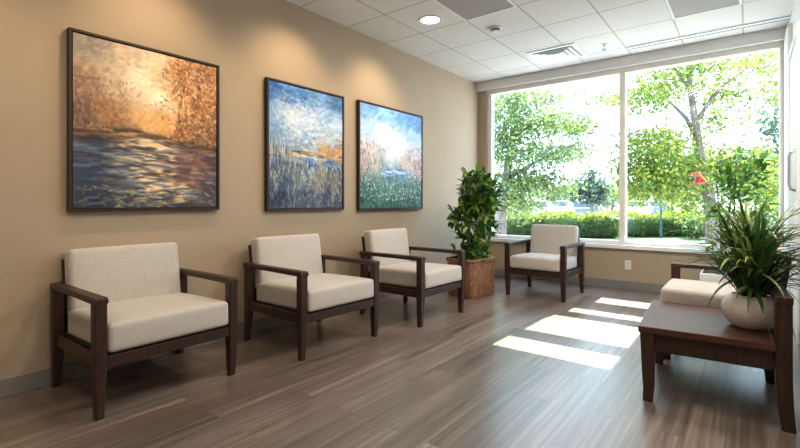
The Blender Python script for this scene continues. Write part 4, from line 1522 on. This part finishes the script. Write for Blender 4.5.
# parking-lot lamp
b = ground_at(589, 45); b.z = GZ - 0.06
lp = empty('lamp_post', b, 0, 'tall thin twin-headed parking lot lamp post against the white sky', 'lamp post')
top = (202 - 163) / FPX * 45 + CZ - b.z
bm = new_bm(); add_tube(bm, [(0, 0, 0), (0, 0, top)], [0.09, 0.06], 10); obj('pole', bm, M['grey'], lp, True)
for s in (-1, 1):
    bm = new_bm(); add_box(bm, s * 0.15 - 0.12 + s * 0.1, s * 0.15 + 0.12 + s * 0.1, -0.15, 0.15, top - 0.05, top + 0.1, 0.03); obj('lamp_head', bm, M['grey'], lp)

# red street sign on a dark post
b = ground_at(661, 15.6)
sg = empty('street_sign', b, YAW, 'small red sign on a dark green post at the hedge', 'sign')
bm = new_bm(); add_tube(bm, [(0, 0, 0), (0, 0, 1.75)], 0.04, 10); obj('pole', bm, M['pole'], sg, True)
bm = new_bm(); add_box(bm, -0.30, -0.05, -0.02, 0.02, 1.55, 1.85, 0.01); obj('sign_plate', bm, M['red'], sg)

# red and orange bird feeder hanging in the shade tree
fp = at(697, 184, 9.4)
bf = empty('bird_feeder', fp, YAW + 0.3, 'red and orange peaked bird feeder hanging in front of the forked trunk', 'bird feeder')
bm = new_bm(); add_box(bm, -0.13, 0.16, -0.1, 0.1, 0.0, 0.035, 0.005); obj('tray', bm, M['red'], bf)
bm = new_bm()
add_loft(bm, [(Vector((-0.08, 0, 0.30)), Vector((0, 0.12, 0)), Vector((0.015, 0, 0.02))), (Vector((0.20, 0, 0.06)), Vector((0, 0.12, 0)), Vector((0.015, 0, 0.02)))], cham=0.003)
obj('roof', bm, M['orange'], bf)
bm = new_bm(); add_tube(bm, [(-0.07, 0, 0.0), (-0.07, 0, 0.30)], 0.014, 8); obj('post', bm, M['pole'], bf)
bm = new_bm(); add_box(bm, 0.0, 0.05, -0.06, 0.06, 0.035, 0.15, 0.004); obj('seed_tube', bm, M['red'], bf)
bm = new_bm(); add_tube(bm, [(-0.07, 0, 0.30), (-0.05, 0.05, 0.75)], 0.004, 6); obj('hanger', bm, M['pole'], bf)

bf.scale = (0.78, 0.78, 0.78)

# ------------------------------------------------------------------ light
def light(name, kind, loc, energy, color, **kw):
    d = bpy.data.lights.new(name, kind)
    d.energy = energy
    d.color = color
    for k, v in kw.items():
        setattr(d, k, v)
    o = bpy.data.objects.new(name, d)
    COL.objects.link(o)
    o.location = loc
    return o


s = light('sun', 'SUN', (3, 20, 20), 26.0, (1.0, 0.95, 0.86), angle=math.radians(0.15))
dirv = Vector((K, 1.0, TE))
s.rotation_euler = dirv.to_track_quat('Z', 'Y').to_euler()

WARM = (1.0, 0.76, 0.48)
for yy in (0.1, 1.36, 2.56, 3.69):
    o = light('spot_downlight', 'SPOT', (0.62, yy, ZC - 0.03), 34, WARM, spot_size=math.radians(100), spot_blend=0.9, shadow_soft_size=0.05)
    o.rotation_euler = Vector((0.50, 0, 1.0)).to_track_quat('Z', 'Y').to_euler()
NEUT = (1.0, 0.93, 0.84)
for (x, y, e) in ((2.3, 0.4, 14), (2.0, -1.2, 12), (4.4, 1.0, 26), (2.9, 2.3, 24), (2.8, 3.75, 44)):  # unseen fill lights added under the ceiling to brighten the room
    light('added_fill_light', 'AREA', (x, y, ZC - 0.02), e, NEUT, shape='RECTANGLE', size=1.1, size_y=0.55)

w = bpy.data.worlds.new('World')
sc.world = w
w.use_nodes = True
nt = w.node_tree
bg = nt.nodes['Background']
tcw = nt.nodes.new('ShaderNodeTexCoord')
sxyz = nt.nodes.new('ShaderNodeSeparateXYZ')
nt.links.new(tcw.outputs['Generated'], sxyz.inputs[0])
cr = nt.nodes.new('ShaderNodeValToRGB')
cr.color_ramp.elements[0].position = 0.0
cr.color_ramp.elements[0].color = (0.58, 0.79, 1.0, 1)
cr.color_ramp.elements[1].position = 0.7
cr.color_ramp.elements[1].color = (0.48, 0.70, 1.0, 1)
nt.links.new(sxyz.outputs['Z'], cr.inputs['Fac'])
nt.links.new(cr.outputs['Color'], bg.inputs['Color'])
bg.inputs['Strength'].default_value = 5.6

sc.view_settings.view_transform = 'Standard'
sc.view_settings.look = 'None'
sc.view_settings.exposure = 0.40
sc.view_settings.gamma = 0.90
sc.cycles.use_denoising = True
sc.cycles.max_bounces = 10
sc.cycles.transparent_max_bounces = 12
